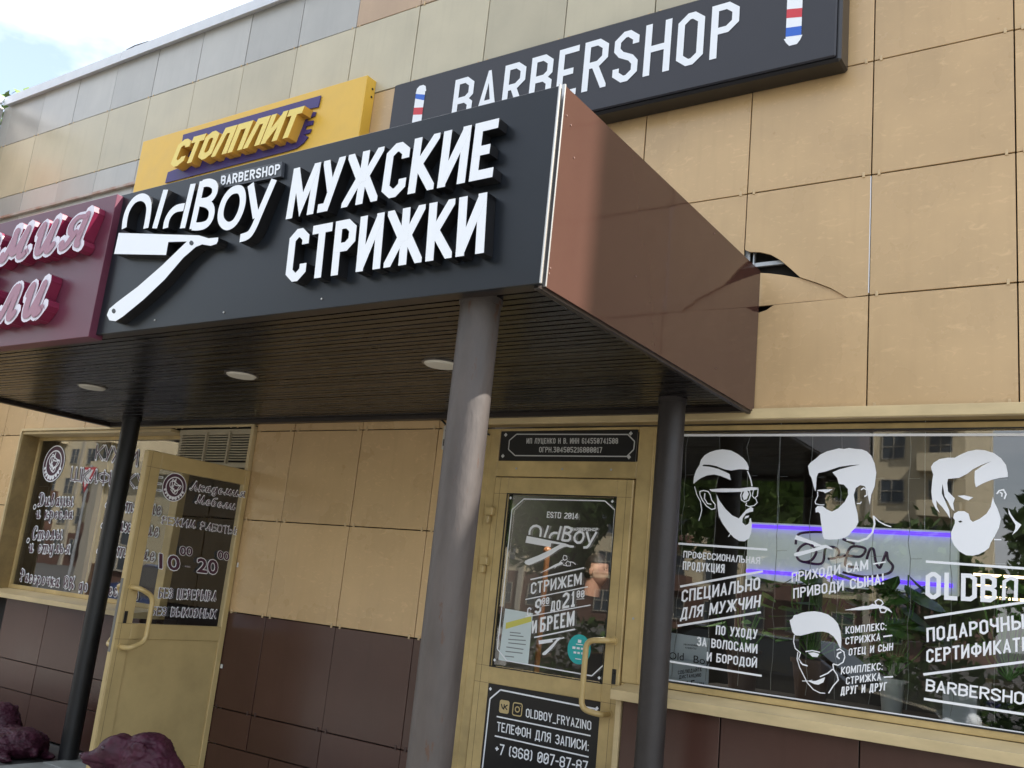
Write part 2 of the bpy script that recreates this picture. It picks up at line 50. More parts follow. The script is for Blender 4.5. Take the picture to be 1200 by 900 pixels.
POLYS={"logo":[["s",[[-3.8382,2.9846],[-3.8445,3.035],[-3.8347,3.0791],[-3.8018,3.1145],[-3.753,3.122],[-3.7058,3.1024],[-3.6796,3.0654],[-3.672,3.0147],[-3.6711,2.9614]],0.036],["s",[[-3.6058,2.9523],[-3.5777,3.1294]],0.036],["s",[[-3.5266,2.9413],[-3.5267,2.977],[-3.5094,3.0073],[-3.4755,3.0244],[-3.4215,3.0238]],0.036],["s",[[-3.4053,2.9244],[-3.3888,3.1252]],0.036],["s",[[-3.3382,2.9122],[-3.3273,3.1282]],0.036],["s",[[-3.3265,3.1147],[-3.2824,3.1129],[-3.2427,3.0949],[-3.2295,3.0645],[-3.242,3.0402],[-3.2762,3.0269],[-3.3248,3.0307]],0.036],["s",[[-3.3248,3.0307],[-3.266,3.014],[-3.2302,2.9843],[-3.2252,2.9445],[-3.2482,2.9201],[-3.2904,2.9168],[-3.3371,2.9233]],0.036],["s",[[-3.078,3.0488],[-3.1226,3.047],[-3.1563,3.0154],[-3.1672,2.9655],[-3.1539,2.9232],[-3.1128,2.8936],[-3.0708,2.8994],[-3.0443,2.9362],[-3.0371,2.9848],[-3.0514,3.028],[-3.078,3.0488]],0.036],["s",[[-3.0071,3.0589],[-2.9405,2.9074]],0.036],["s",[[-2.8678,3.0559],[-2.918,2.9262],[-2.9424,2.8635],[-2.9674,2.8343],[-3.0153,2.8274]],0.036],["p",[[-3.8738,2.9674],[-3.2835,2.8759],[-3.2176,2.8542],[-3.1547,2.8495],[-3.152,2.8337],[-3.1594,2.822],[-3.1951,2.8185],[-3.2518,2.8321],[-3.2905,2.826],[-3.3617,2.7868],[-3.4633,2.7007],[-3.5847,2.624],[-3.7132,2.558],[-3.7609,2.54],[-3.81,2.5486],[-3.8372,2.5749],[-3.8276,2.603],[-3.7813,2.6278],[-3.648,2.6869],[-3.4975,2.77],[-3.3581,2.8588],[-3.4869,2.8728],[-3.4858,2.8139],[-3.8764,2.8664]]],["h",[[-3.3077,2.8449],[-3.3122,2.8362],[-3.323,2.8357],[-3.3359,2.8429],[-3.3399,2.8527],[-3.3335,2.8593],[-3.3205,2.8567]]],["h",[[-3.7731,2.5877],[-3.7762,2.5784],[-3.7883,2.5775],[-3.8014,2.5844],[-3.8061,2.5944],[-3.7991,2.6015],[-3.7842,2.5983]]]],"logod":[["s",[[-2.8672,1.8811],[-2.868,1.8995],[-2.8622,1.9157],[-2.8469,1.9289],[-2.826,1.9322],[-2.8067,1.9255],[-2.797,1.9122],[-2.7957,1.8937],[-2.7973,1.8743]],0.0125],["s",[[-2.77,1.8716],[-2.7515,1.9366]],0.0125],["s",[[-2.7369,1.8683],[-2.7356,1.8814],[-2.7271,1.8926],[-2.7121,1.8992],[-2.6893,1.8995]],0.0125],["s",[[-2.6862,1.8633],[-2.6717,1.9369]],0.0125],["s",[[-2.6582,1.8595],[-2.6455,1.9386]],0.0125],["s",[[-2.6457,1.9336],[-2.6271,1.9334],[-2.6109,1.9272],[-2.6065,1.9162],[-2.6127,1.9072],[-2.6277,1.902],[-2.6481,1.903]],0.0125],["s",[[-2.6481,1.903],[-2.6238,1.8974],[-2.6098,1.8869],[-2.6092,1.8724],[-2.6198,1.8633],[-2.6378,1.8617],[-2.6573,1.8636]],0.0125],["s",[[-2.543,1.912],[-2.5619,1.9109],[-2.5774,1.899],[-2.5838,1.8807],[-2.5798,1.8653],[-2.5635,1.8549],[-2.5455,1.8574],[-2.5329,1.8712],[-2.528,1.889],[-2.5325,1.9046],[-2.543,1.912]],0.0125],["s",[[-2.5126,1.9163],[-2.49,1.8616]],0.0125],["s",[[-2.4537,1.9166],[-2.4798,1.8687],[-2.4925,1.8456],[-2.5042,1.8347],[-2.5247,1.8317]],0.0125],["p",[[-2.8829,1.8745],[-2.6364,1.8468],[-2.6094,1.8395],[-2.5829,1.8384],[-2.5823,1.8327],[-2.5859,1.8283],[-2.6012,1.8267],[-2.6247,1.8311],[-2.6413,1.8285],[-2.6729,1.8135],[-2.7191,1.781],[-2.7734,1.7518],[-2.8303,1.7265],[-2.8511,1.7194],[-2.8716,1.7221],[-2.8821,1.7314],[-2.877,1.7418],[-2.8565,1.7513],[-2.7978,1.7742],[-2.731,1.806],[-2.6687,1.8398],[-2.7227,1.8437],[-2.7244,1.8222],[-2.8878,1.8376]]],["h",[[-2.6478,1.8352],[-2.6501,1.832],[-2.6547,1.8317],[-2.6599,1.8342],[-2.6612,1.8378],[-2.6582,1.8402],[-2.6528,1.8394]]],["h",[[-2.8545,1.7367],[-2.8562,1.7333],[-2.8613,1.7329],[-2.8666,1.7353],[-2.8682,1.7389],[-2.865,1.7415],[-2.8588,1.7405]]]],"razor_small":[["p",[[-2.7472,1.3353],[-2.6218,1.364],[-2.6072,1.3651],[-2.5941,1.3691],[-2.5926,1.3665],[-2.5935,1.3638],[-2.6005,1.3605],[-2.6128,1.3586],[-2.6204,1.3545],[-2.6326,1.3421],[-2.6483,1.319],[-2.6685,1.296],[-2.6909,1.2745],[-2.6995,1.2676],[-2.71,1.2654],[-2.7171,1.268],[-2.7167,1.2738],[-2.7087,1.2817],[-2.685,1.3024],[-2.6592,1.3288],[-2.636,1.3552],[-2.663,1.3479],[-2.6594,1.3375],[-2.7419,1.3171]]]],"purple":[["p",[[-6.4016,4.8772],[-4.8546,4.8692],[-4.8645,4.7812],[-4.949,4.7866],[-4.9538,4.7574],[-4.8786,4.746],[-4.8871,4.7146],[-4.9575,4.7131],[-4.9611,4.6888],[-4.8911,4.6823],[-4.8952,4.6499],[-4.9599,4.6518],[-4.9646,4.6229],[-4.8992,4.6177],[-4.9084,4.5898],[-4.9679,4.587],[-4.9195,4.5607],[-4.9601,4.5192],[-5.0239,4.4936],[-5.1103,4.4886],[-6.5211,4.4796],[-6.5114,4.5704],[-6.387,4.5815]]]],"faces":[["p",[[-1.9396,2.1817],[-1.939,2.216],[-1.9301,2.2478],[-1.9137,2.2764],[-1.9072,2.3022],[-1.8896,2.3256],[-1.8634,2.3411],[-1.8309,2.3514],[-1.7956,2.3557],[-1.7512,2.3497],[-1.7153,2.3312],[-1.6884,2.3119],[-1.6675,2.2894],[-1.6587,2.2662],[-1.6589,2.2537],[-1.6771,2.2576],[-1.7072,2.2581],[-1.7459,2.2509],[-1.7812,2.2564],[-1.8218,2.2712],[-1.8579,2.2786],[-1.8922,2.2791],[-1.8981,2.2722],[-1.8573,2.2683],[-1.8122,2.2578],[-1.7761,2.2438],[-1.7537,2.2332],[-1.7503,2.219],[-1.746,2.204],[-1.77,2.2128],[-1.8014,2.2241],[-1.8328,2.2304],[-1.8682,2.2256],[-1.9033,2.2105],[-1.9267,2.1931]]],["s",[[-1.6639,2.2494],[-1.6524,2.2247],[-1.6446,2.2041],[-1.6373,2.1754]],0.006],["p",[[-1.8551,2.1555],[-1.7891,2.1621],[-1.6981,2.1641],[-1.6431,2.172],[-1.605,2.1695],[-1.6256,2.1592],[-1.693,2.1477],[-1.7881,2.1437],[-1.8412,2.1457]]],["c",[[-1.6847,2.1537],[-1.6922,2.1328],[-1.6867,2.1082],[-1.6692,2.0989],[-1.6502,2.1093],[-1.6429,2.1341],[-1.649,2.1545],[-1.668,2.1598]],0.005],["p",[[-1.676,2.1497],[-1.6609,2.1542],[-1.6516,2.138],[-1.6614,2.1131],[-1.6756,2.1086],[-1.6835,2.1289]]],["c",[[-1.6298,2.1591],[-1.6343,2.1303],[-1.6236,2.1183],[-1.6091,2.1309],[-1.6073,2.1637]],0.004],["s",[[-1.6196,2.1225],[-1.6084,2.0983],[-1.622,2.084],[-1.647,2.0783],[-1.6642,2.0843],[-1.6606,2.0967]],0.004],["c",[[-1.9037,2.1442],[-1.8843,2.1497],[-1.8589,2.1453],[-1.8473,2.1287],[-1.8387,2.1037],[-1.8198,2.0834],[-1.8186,2.0626],[-1.836,2.0578],[-1.8636,2.0736],[-1.8876,2.1023],[-1.9009,2.1273]],0.005],["s",[[-1.8763,2.1364],[-1.8765,2.1111],[-1.8599,2.0863],[-1.8392,2.0828]],0.005],["s",[[-1.9324,2.169],[-1.9191,2.131],[-1.8961,2.0936],[-1.8872,2.0518],[-1.8919,2.0265],[-1.8993,2.0011]],0.004],["p",[[-1.8157,2.1337],[-1.799,2.1032],[-1.7662,2.0627],[-1.7299,2.0327],[-1.695,2.0193],[-1.6774,2.0429],[-1.659,2.064],[-1.6385,2.077],[-1.6264,2.0708],[-1.6273,2.0545],[-1.6415,2.0524],[-1.6622,2.0435],[-1.6764,2.0225],[-1.677,2.0005],[-1.6611,1.9882],[-1.643,1.9971],[-1.6425,2.0198],[-1.6359,2.0241],[-1.6293,1.992],[-1.6325,1.9539],[-1.6413,1.9269],[-1.6624,1.9121],[-1.6878,1.9123],[-1.7158,1.9271],[-1.7446,1.9542],[-1.7751,1.9897],[-1.7972,2.026],[-1.806,2.0713],[-1.8096,2.1046]]],["p",[[-1.6677,2.0188],[-1.6487,2.0261],[-1.6449,2.036],[-1.6616,2.0321]]],["s",[[-1.7433,1.9298],[-1.7322,1.9466]],0.004],["p",[[-1.3694,2.2611],[-1.3723,2.2772],[-1.3609,2.2934],[-1.3393,2.3096],[-1.3186,2.3298],[-1.2877,2.3459],[-1.2568,2.3539],[-1.2338,2.3603],[-1.2106,2.3571],[-1.1878,2.3618],[-1.1612,2.3578],[-1.1309,2.3554],[-1.1083,2.346],[-1.0893,2.3265],[-1.0739,2.2916],[-1.0658,2.2492],[-1.072,2.1875],[-1.086,2.1489],[-1.091,2.1044],[-1.0982,2.1332],[-1.1025,2.1677],[-1.1163,2.1881],[-1.135,2.1916],[-1.1533,2.178],[-1.1616,2.1469],[-1.1555,2.1085],[-1.1433,2.0629],[-1.1388,2.0249],[-1.1494,2.0016],[-1.1675,1.9818],[-1.1783,1.966],[-1.1967,1.9537],[-1.2266,1.9445],[-1.2644,1.941],[-1.2874,1.9429],[-1.294,1.9564],[-1.3005,1.9948],[-1.3071,2.0334],[-1.3102,2.0566],[-1.3182,2.0642],[-1.3298,2.0614],[-1.3319,2.0794],[-1.3229,2.0914],[-1.2996,2.0922],[-1.2799,2.0773],[-1.2566,2.068],[-1.2303,2.0829],[-1.2008,2.1148],[-1.1864,2.1462],[-1.1886,2.1734],[-1.2065,2.1925],[-1.2295,2.1959],[-1.2378,2.2232],[-1.2593,2.2482],[-1.2274,2.2628],[-1.182,2.2751],[-1.137,2.2857],[-1.1821,2.2821],[-1.2277,2.2746],[-1.262,2.2624],[-1.2889,2.2525],[-1.3238,2.2441],[-1.3311,2.2257],[-1.332,2.1819],[-1.3344,2.1581],[-1.343,2.1817],[-1.3546,2.2213],[-1.3646,2.2371]]],["p",[[-1.3299,2.1622],[-1.3214,2.1663],[-1.2981,2.1685],[-1.2556,2.171],[-1.2707,2.1597],[-1.2898,2.1513],[-1.2977,2.1574]]],["s",[[-1.325,2.1584],[-1.3229,2.1387],[-1.3345,2.1107],[-1.331,2.1014],[-1.3114,2.0973],[-1.2921,2.0979]],0.004],["s",[[-1.1308,2.1708],[-1.1198,2.1788],[-1.1063,2.1714],[-1.1044,2.1484],[-1.1153,2.1404]],0.006],["s",[[-1.1481,2.1087],[-1.1332,2.1092],[-1.1274,2.1171]],0.005],["s",[[-1.0747,2.0564],[-1.069,2.0203],[-1.0777,1.9823],[-1.1005,1.9548],[-1.1369,1.9401],[-1.189,1.9449]],0.008],["s",[[-1.0732,2.0541],[-1.0511,2.0324],[-1.0256,2.0185],[-0.999,2.0107]],0.005],["p",[[-1.4165,1.9542],[-1.3317,1.9274],[-1.2981,1.9138],[-1.279,1.9172],[-1.252,1.9049],[-1.248,1.8975],[-1.2786,1.9034],[-1.29,1.8989],[-1.3471,1.8779],[-1.4051,1.8573],[-1.4209,1.8579],[-1.4236,1.8678],[-1.4136,1.8747],[-1.3477,1.8933],[-1.3018,1.9097],[-1.3326,1.9065],[-1.3344,1.9141],[-1.4237,1.9342]]],["p",[[-0.8358,2.2673],[-0.8379,2.2785],[-0.8276,2.2958],[-0.8036,2.3125],[-0.7728,2.3186],[-0.7423,2.3188],[-0.722,2.3315],[-0.6919,2.3464],[-0.6586,2.3538],[-0.6257,2.3516],[-0.5899,2.3392],[-0.5642,2.3174],[-0.5452,2.2886],[-0.5392,2.2563],[-0.5387,2.2384],[-0.5681,2.2343],[-0.6004,2.2251],[-0.633,2.21],[-0.6605,2.1928],[-0.6644,2.2109],[-0.6656,2.2327],[-0.6642,2.2619],[-0.6359,2.2842],[-0.5999,2.3049],[-0.6391,2.2878],[-0.6721,2.2691],[-0.6921,2.2506],[-0.7254,2.2317],[-0.7692,2.2265],[-0.7726,2.2087],[-0.7691,2.172],[-0.7422,2.1434],[-0.7488,2.1213],[-0.7441,2.0887],[-0.7555,2.0992],[-0.769,2.128],[-0.7826,2.1496],[-0.786,2.1753],[-0.7916,2.2047],[-0.7942,2.164],[-0.7791,2.1277],[-0.7642,2.0916],[-0.7601,2.0554],[-0.7723,2.0768],[-0.7926,2.1053],[-0.8063,2.1195],[-0.8165,2.1339],[-0.813,2.1046],[-0.802,2.0793],[-0.8184,2.0971],[-0.8316,2.1261],[-0.8359,2.1703],[-0.8327,2.215],[-0.8288,2.2449]]],["p",[[-0.5957,2.1547],[-0.5914,2.1334],[-0.5788,2.1053],[-0.5664,2.0633],[-0.5731,2.0277],[-0.5893,1.9918],[-0.6054,1.9628],[-0.6119,1.9414],[-0.628,1.9264],[-0.6506,1.9124],[-0.6732,1.9054],[-0.6993,1.9059],[-0.7255,1.9207],[-0.7453,1.9445],[-0.7553,1.9691],[-0.7574,1.9977],[-0.7487,2.0198],[-0.7421,2.0381],[-0.7421,2.0504],[-0.7488,2.0595],[-0.7455,2.0778],[-0.7288,2.0893],[-0.7056,2.0901],[-0.6891,2.0799],[-0.6826,2.055],[-0.6728,2.0461],[-0.6467,2.06],[-0.6207,2.0824],[-0.6044,2.1116]]],["k",[[-0.7288,2.0459],[-0.7189,2.0499],[-0.7122,2.0451],[-0.7222,2.0404]]],["p",[[-0.7321,2.1546],[-0.7055,2.1575],[-0.6705,2.1498],[-0.689,2.1362],[-0.7055,2.1408]]],["s",[[-0.5815,2.1658],[-0.5718,2.1804],[-0.5558,2.1844],[-0.5464,2.1668],[-0.553,2.1452]],0.006],["s",[[-0.5699,2.1733],[-0.561,2.1699],[-0.5624,2.1556]],0.005],["p",[[-0.5388,2.1067],[-0.5283,2.0824],[-0.5129,2.0584],[-0.4913,2.0419],[-0.5072,2.0168],[-0.5261,1.9984],[-0.5146,2.0234],[-0.5131,2.0409],[-0.5266,2.0649],[-0.5377,2.0856]]],["s",[[-0.5926,1.9762],[-0.5653,1.9776]],0.005],["p",[[-1.4292,1.5568],[-1.432,1.5679],[-1.4183,1.5791],[-1.4134,1.5924],[-1.3957,1.5979],[-1.3766,1.6072],[-1.3537,1.6131],[-1.3233,1.6182],[-1.2928,1.6173],[-1.2625,1.6104],[-1.2359,1.5945],[-1.2168,1.5742],[-1.2049,1.5424],[-1.2002,1.5064],[-1.2008,1.47],[-1.2083,1.4764],[-1.2184,1.4972],[-1.2337,1.5174],[-1.2565,1.5312],[-1.2828,1.5344],[-1.3128,1.5298],[-1.3504,1.5162],[-1.3808,1.5055],[-1.4039,1.5053],[-1.4185,1.5203],[-1.4248,1.5422]]],["s",[[-1.4078,1.5064],[-1.4106,1.4761],[-1.4018,1.4473],[-1.3781,1.4314],[-1.3848,1.4047],[-1.3688,1.3845],[-1.3458,1.38]],0.004],["s",[[-1.3897,1.4338],[-1.3925,1.4038],[-1.3797,1.3685],[-1.3635,1.3411],[-1.3433,1.3072],[-1.3161,1.2818],[-1.286,1.2715],[-1.2638,1.2731]],0.004],["s",[[-1.2491,1.2751],[-1.2281,1.3116],[-1.209,1.3356],[-1.2146,1.3564],[-1.2299,1.3761],[-1.2342,1.4009]],0.005],["s",[[-1.3554,1.4392],[-1.3253,1.4471],[-1.2913,1.4437]],0.005],["p",[[-1.3439,1.4354],[-1.3175,1.4406],[-1.2948,1.4359],[-1.3019,1.4219],[-1.3244,1.4207]]],["s",[[-1.2196,1.4606],[-1.2066,1.4679],[-1.188,1.457],[-1.1838,1.4358],[-1.1905,1.4134],[-1.2121,1.3978],[-1.2327,1.4011]],0.005],["s",[[-1.1989,1.4557],[-1.2134,1.4483],[-1.2167,1.4334],[-1.2055,1.426]],0.006],["s",[[-1.3662,1.3115],[-1.3361,1.3154],[-1.3212,1.321]],0.003],["p",[[-1.3398,1.3149],[-1.3061,1.3194],[-1.2658,1.3405],[-1.2725,1.318],[-1.2944,1.305],[-1.3132,1.3054]]],["s",[[-1.2881,1.3398],[-1.2552,1.3585],[-1.2336,1.3793]],0.005],["s",[[-1.3767,1.3909],[-1.3649,1.3813],[-1.3442,1.3787]],0.005],["p",[[-1.191,1.6356],[-1.1127,1.6596],[-1.0876,1.6633],[-1.072,1.6734],[-1.052,1.6701],[-1.0236,1.669],[-1.0024,1.6602],[-0.9881,1.6421],[-1.0093,1.6523],[-1.0376,1.6591],[-1.073,1.6515],[-1.098,1.6463],[-1.1232,1.6418]]],["c",[[-1.0608,1.6839],[-1.0488,1.6944],[-1.0346,1.6913],[-1.0273,1.6796],[-1.0377,1.6678],[-1.0555,1.6698]],0.005],["c",[[-1.0411,1.6566],[-1.0235,1.6618],[-1.0128,1.6542],[-1.0197,1.642],[-1.0359,1.6405]],0.005]],"scissors":[["p",[[-2.7802,1.6802],[-2.6861,1.7345],[-2.6482,1.7503],[-2.6383,1.7399],[-2.6721,1.7265]]],["c",[[-2.6386,1.7844],[-2.6208,1.7818],[-2.6167,1.7672],[-2.6315,1.7588],[-2.6431,1.7692]],0.004],["c",[[-2.6138,1.7563],[-2.5941,1.7502],[-2.5941,1.7332],[-2.6129,1.7305],[-2.6229,1.7431]],0.004],["s",[[-2.6884,1.7142],[-2.649,1.7577],[-2.6363,1.7622]],0.004],["s",[[-2.6378,1.7347],[-2.6112,1.7306]],0.004],["s",[[-2.5962,1.7537],[-2.5769,1.7513],[-2.5621,1.7412]],0.004]],"open":[["s",[[-1.4666,1.9389],[-1.5071,1.9565],[-1.5465,1.9294],[-1.555,1.884],[-1.524,1.8637],[-1.4843,1.8736],[-1.4607,1.9096],[-1.4665,1.934]],0.01],["s",[[-1.524,1.8637],[-1.432,1.8613],[-1.417,1.9319],[-1.4027,1.945],[-1.3685,1.9444],[-1.3487,1.9261],[-1.3575,1.8963],[-1.401,1.8863]],0.01],["s",[[-1.3479,1.8969],[-1.3098,1.908],[-1.2434,1.9082],[-1.2231,1.9479],[-1.2917,1.9498],[-1.3161,1.8747],[-1.3037,1.8562],[-1.2516,1.855]],0.01],["s",[[-1.215,1.8956],[-1.2019,1.9419],[-1.1834,1.9453],[-1.1707,1.8842],[-1.1541,1.8592],[-1.1408,1.8861],[-1.1233,1.9369],[-1.1159,1.9019],[-1.0927,1.8704],[-1.1126,1.8362],[-1.1856,1.8168],[-1.246,1.8124],[-1.3268,1.8258]],0.01],["s",[[-1.565,1.9484],[-1.5541,1.9991],[-1.4941,2.0145],[-1.4344,2.0174]],0.01],["s",[[-1.331,1.988],[-1.2731,1.9668]],0.01]],"paper":[["p",[[-2.0453,1.4523],[-1.8271,1.4472],[-1.8223,1.1853],[-2.0402,1.1909]]]],"flyer":[["p",[[-2.9843,1.4785],[-2.8053,1.4701],[-2.805,1.2061],[-2.9943,1.2077]]]],"flyerband":[["p",[[-2.97,1.4043],[-2.813,1.4544],[-2.8075,1.4273],[-2.9684,1.3714]]]],"flyerlines":[["s",[[-2.9382,1.3576],[-2.8686,1.36]],0.003],["s",[[-2.9364,1.3429],[-2.8486,1.3444]],0.003],["s",[[-2.9436,1.3203],[-2.832,1.3265]],0.003],["s",[[-2.9414,1.3027],[-2.8295,1.3053]],0.003],["s",[[-2.951,1.2799],[-2.841,1.2796]],0.003],["s",[[-2.9543,1.2568],[-2.8447,1.2596]],0.003],["s",[[-2.9549,1.2321],[-2.8963,1.2341]],0.003]]}
PTS={"neon_tl":[-1.8341,0.6,2.071],"neon_tr":[-0.8089,0.6,2.0325],"neon_br":[-0.8089,0.6,1.7501],"neon_bl":[-1.8184,0.6,1.7517],"teal":[-2.5062,0.118,1.3181],"bL":[-3.9123,-0.152,4.4524],"bR":[-3.8349,-0.152,4.6828],"p2l":[-1.4837,-0.152,4.346],"p2r":[-1.3895,-0.152,4.5722],"vk":[-2.9204,0.095,0.9777],"ig":[-2.8373,0.095,0.9765],"hT":[-2.2737,0.09,1.382],"hB":[-2.3217,0.09,1.0332],"hm1":[-2.4172,0.0,1.298],"hm2":[-2.3986,0.0,1.0573],"lock2":[-2.2876,0.09,1.2117],"person":[-3.6624,2.2,1.5637],"sensor":[-3.4194,-0.02,2.4249],"sills":[-2.2202,-0.04,1.1469],"h1T":[-5.07,-0.7557,1.3731],"h1B":[-5.07,-0.7567,1.0307],"h1m":[-4.97,-0.675,1.3762],"h1m2":[-4.97,-0.6774,1.0575],"lock1":[-5.07,-0.758,1.1958],"rust":[-8.298,0.0,4.6278],"rust2":[-7.397,0.0,4.614],"plant1":[-1.5018,0.8,1.6157],"plant2":[-1.0454,0.8,1.618],"pot":[-0.9729,0.5,1.2204],"wbox":[-0.7523,0.4,1.2392],"bear1":[-3.833,-1.5,0.7316],"b1n":[-4.1192,-1.5,0.651],"b1t":[-3.8587,-1.5,0.8139],"b1r":[-3.571,-1.5,0.7061],"b2t":[-6.4221,-0.5,0.4384],"b2r":[-6.2162,-0.5,0.3406],"hinge1":[-3.1048,0.09,1.968],"hinge2":[-3.1018,0.09,1.6816],"t1":[-29.6313,9.0,15.4662],"t2":[-28.0058,9.0,15.3201],"t3":[-26.9395,9.0,14.954],"t4":[-25.9097,9.0,14.8231]}
HOLE={"up":[[-1.7048,3.3454],[-1.6644,3.3328],[-1.6131,3.325],[-1.5547,3.3044],[-1.5036,3.2688],[-1.4527,3.2191],[-1.4069,3.1721],[-1.3272,3.1365],[-1.2598,3.1028],[-1.1803,3.0476]],"lowtop":[[-1.6957,3.224],[-1.6301,3.2242],[-1.565,3.2141],[-1.4937,3.1974],[-1.4069,3.1721]],"base":[[-1.7158,3.0434],[-1.5295,3.0458],[-1.3646,3.048],[-1.1803,3.0476]],"arc2":[[-1.7158,3.0419],[-1.6856,3.0231],[-1.6488,3.0127],[-1.6056,3.0091],[-1.5635,3.02],[-1.5295,3.0458]]}


# ------------------------------------------------------------------ materials
MATS = {}
def mat(name, col, rough=.5, metal=0, coat=0, noise_amt=0, nscale=8, bump=0, bscale=30, spec=.5, col2=None, stretch=None, emit=None, coatr=.08, bdist=.004):
    if name in MATS: return MATS[name]
    M = bpy.data.materials.new(name); M.use_nodes = True; t = M.node_tree; p = t.nodes['Principled BSDF']
    p.inputs['Base Color'].default_value = (*col, 1); p.inputs['Roughness'].default_value = rough; p.inputs['Metallic'].default_value = metal
    p.inputs['Specular IOR Level'].default_value = spec; p.inputs['Coat Weight'].default_value = coat; p.inputs['Coat Roughness'].default_value = coatr
    if emit: p.inputs['Emission Color'].default_value = (*emit[0], 1); p.inputs['Emission Strength'].default_value = emit[1]
    tcn = None
    def coords():
        nonlocal tcn
        if tcn is None:
            a = t.nodes.new('ShaderNodeTexCoord'); tcn = t.nodes.new('ShaderNodeMapping')
            tcn.inputs['Scale'].default_value = stretch or (1, 1, 1); t.links.new(a.outputs['Object'], tcn.inputs[0])
            oi = t.nodes.new('ShaderNodeObjectInfo'); mu = t.nodes.new('ShaderNodeMath'); mu.operation = 'MULTIPLY'; mu.inputs[1].default_value = 37
            t.links.new(oi.outputs['Random'], mu.inputs[0]); t.links.new(mu.outputs[0], tcn.inputs['Location'])
        return tcn.outputs[0]
    if noise_amt:
        n = t.nodes.new('ShaderNodeTexNoise'); n.inputs['Scale'].default_value = nscale; n.inputs['Detail'].default_value = 6; n.inputs['Roughness'].default_value = .6
        t.links.new(coords(), n.inputs['Vector'])
        rp = t.nodes.new('ShaderNodeValToRGB'); rp.color_ramp.elements[0].position = .3; rp.color_ramp.elements[1].position = .7
        c2 = col2 or tuple(c*(1-noise_amt) for c in col); c1 = tuple(min(1, c*(1+noise_amt*.4)) for c in col)
        rp.color_ramp.elements[0].color = (*c2, 1); rp.color_ramp.elements[1].color = (*c1, 1)
        t.links.new(n.outputs[0], rp.inputs[0]); t.links.new(rp.outputs[0], p.inputs['Base Color'])
        mr = t.nodes.new('ShaderNodeMapRange'); mr.inputs['To Min'].default_value = rough*.75; mr.inputs['To Max'].default_value = min(1, rough*1.3)
        t.links.new(n.outputs[0], mr.inputs[0]); t.links.new(mr.outputs[0], p.inputs['Roughness'])
    if bump:
        n = t.nodes.new('ShaderNodeTexNoise'); n.inputs['Scale'].default_value = bscale; n.inputs['Detail'].default_value = 4
        t.links.new(coords(), n.inputs['Vector']); b = t.nodes.new('ShaderNodeBump'); b.inputs['Strength'].default_value = bump; b.inputs['Distance'].default_value = bdist
        t.links.new(n.outputs[0], b.inputs['Height']); t.links.new(b.outputs[0], p.inputs['Normal'])
        if coat: t.links.new(b.outputs[0], p.inputs['Coat Normal'])
    MATS[name] = M; return M

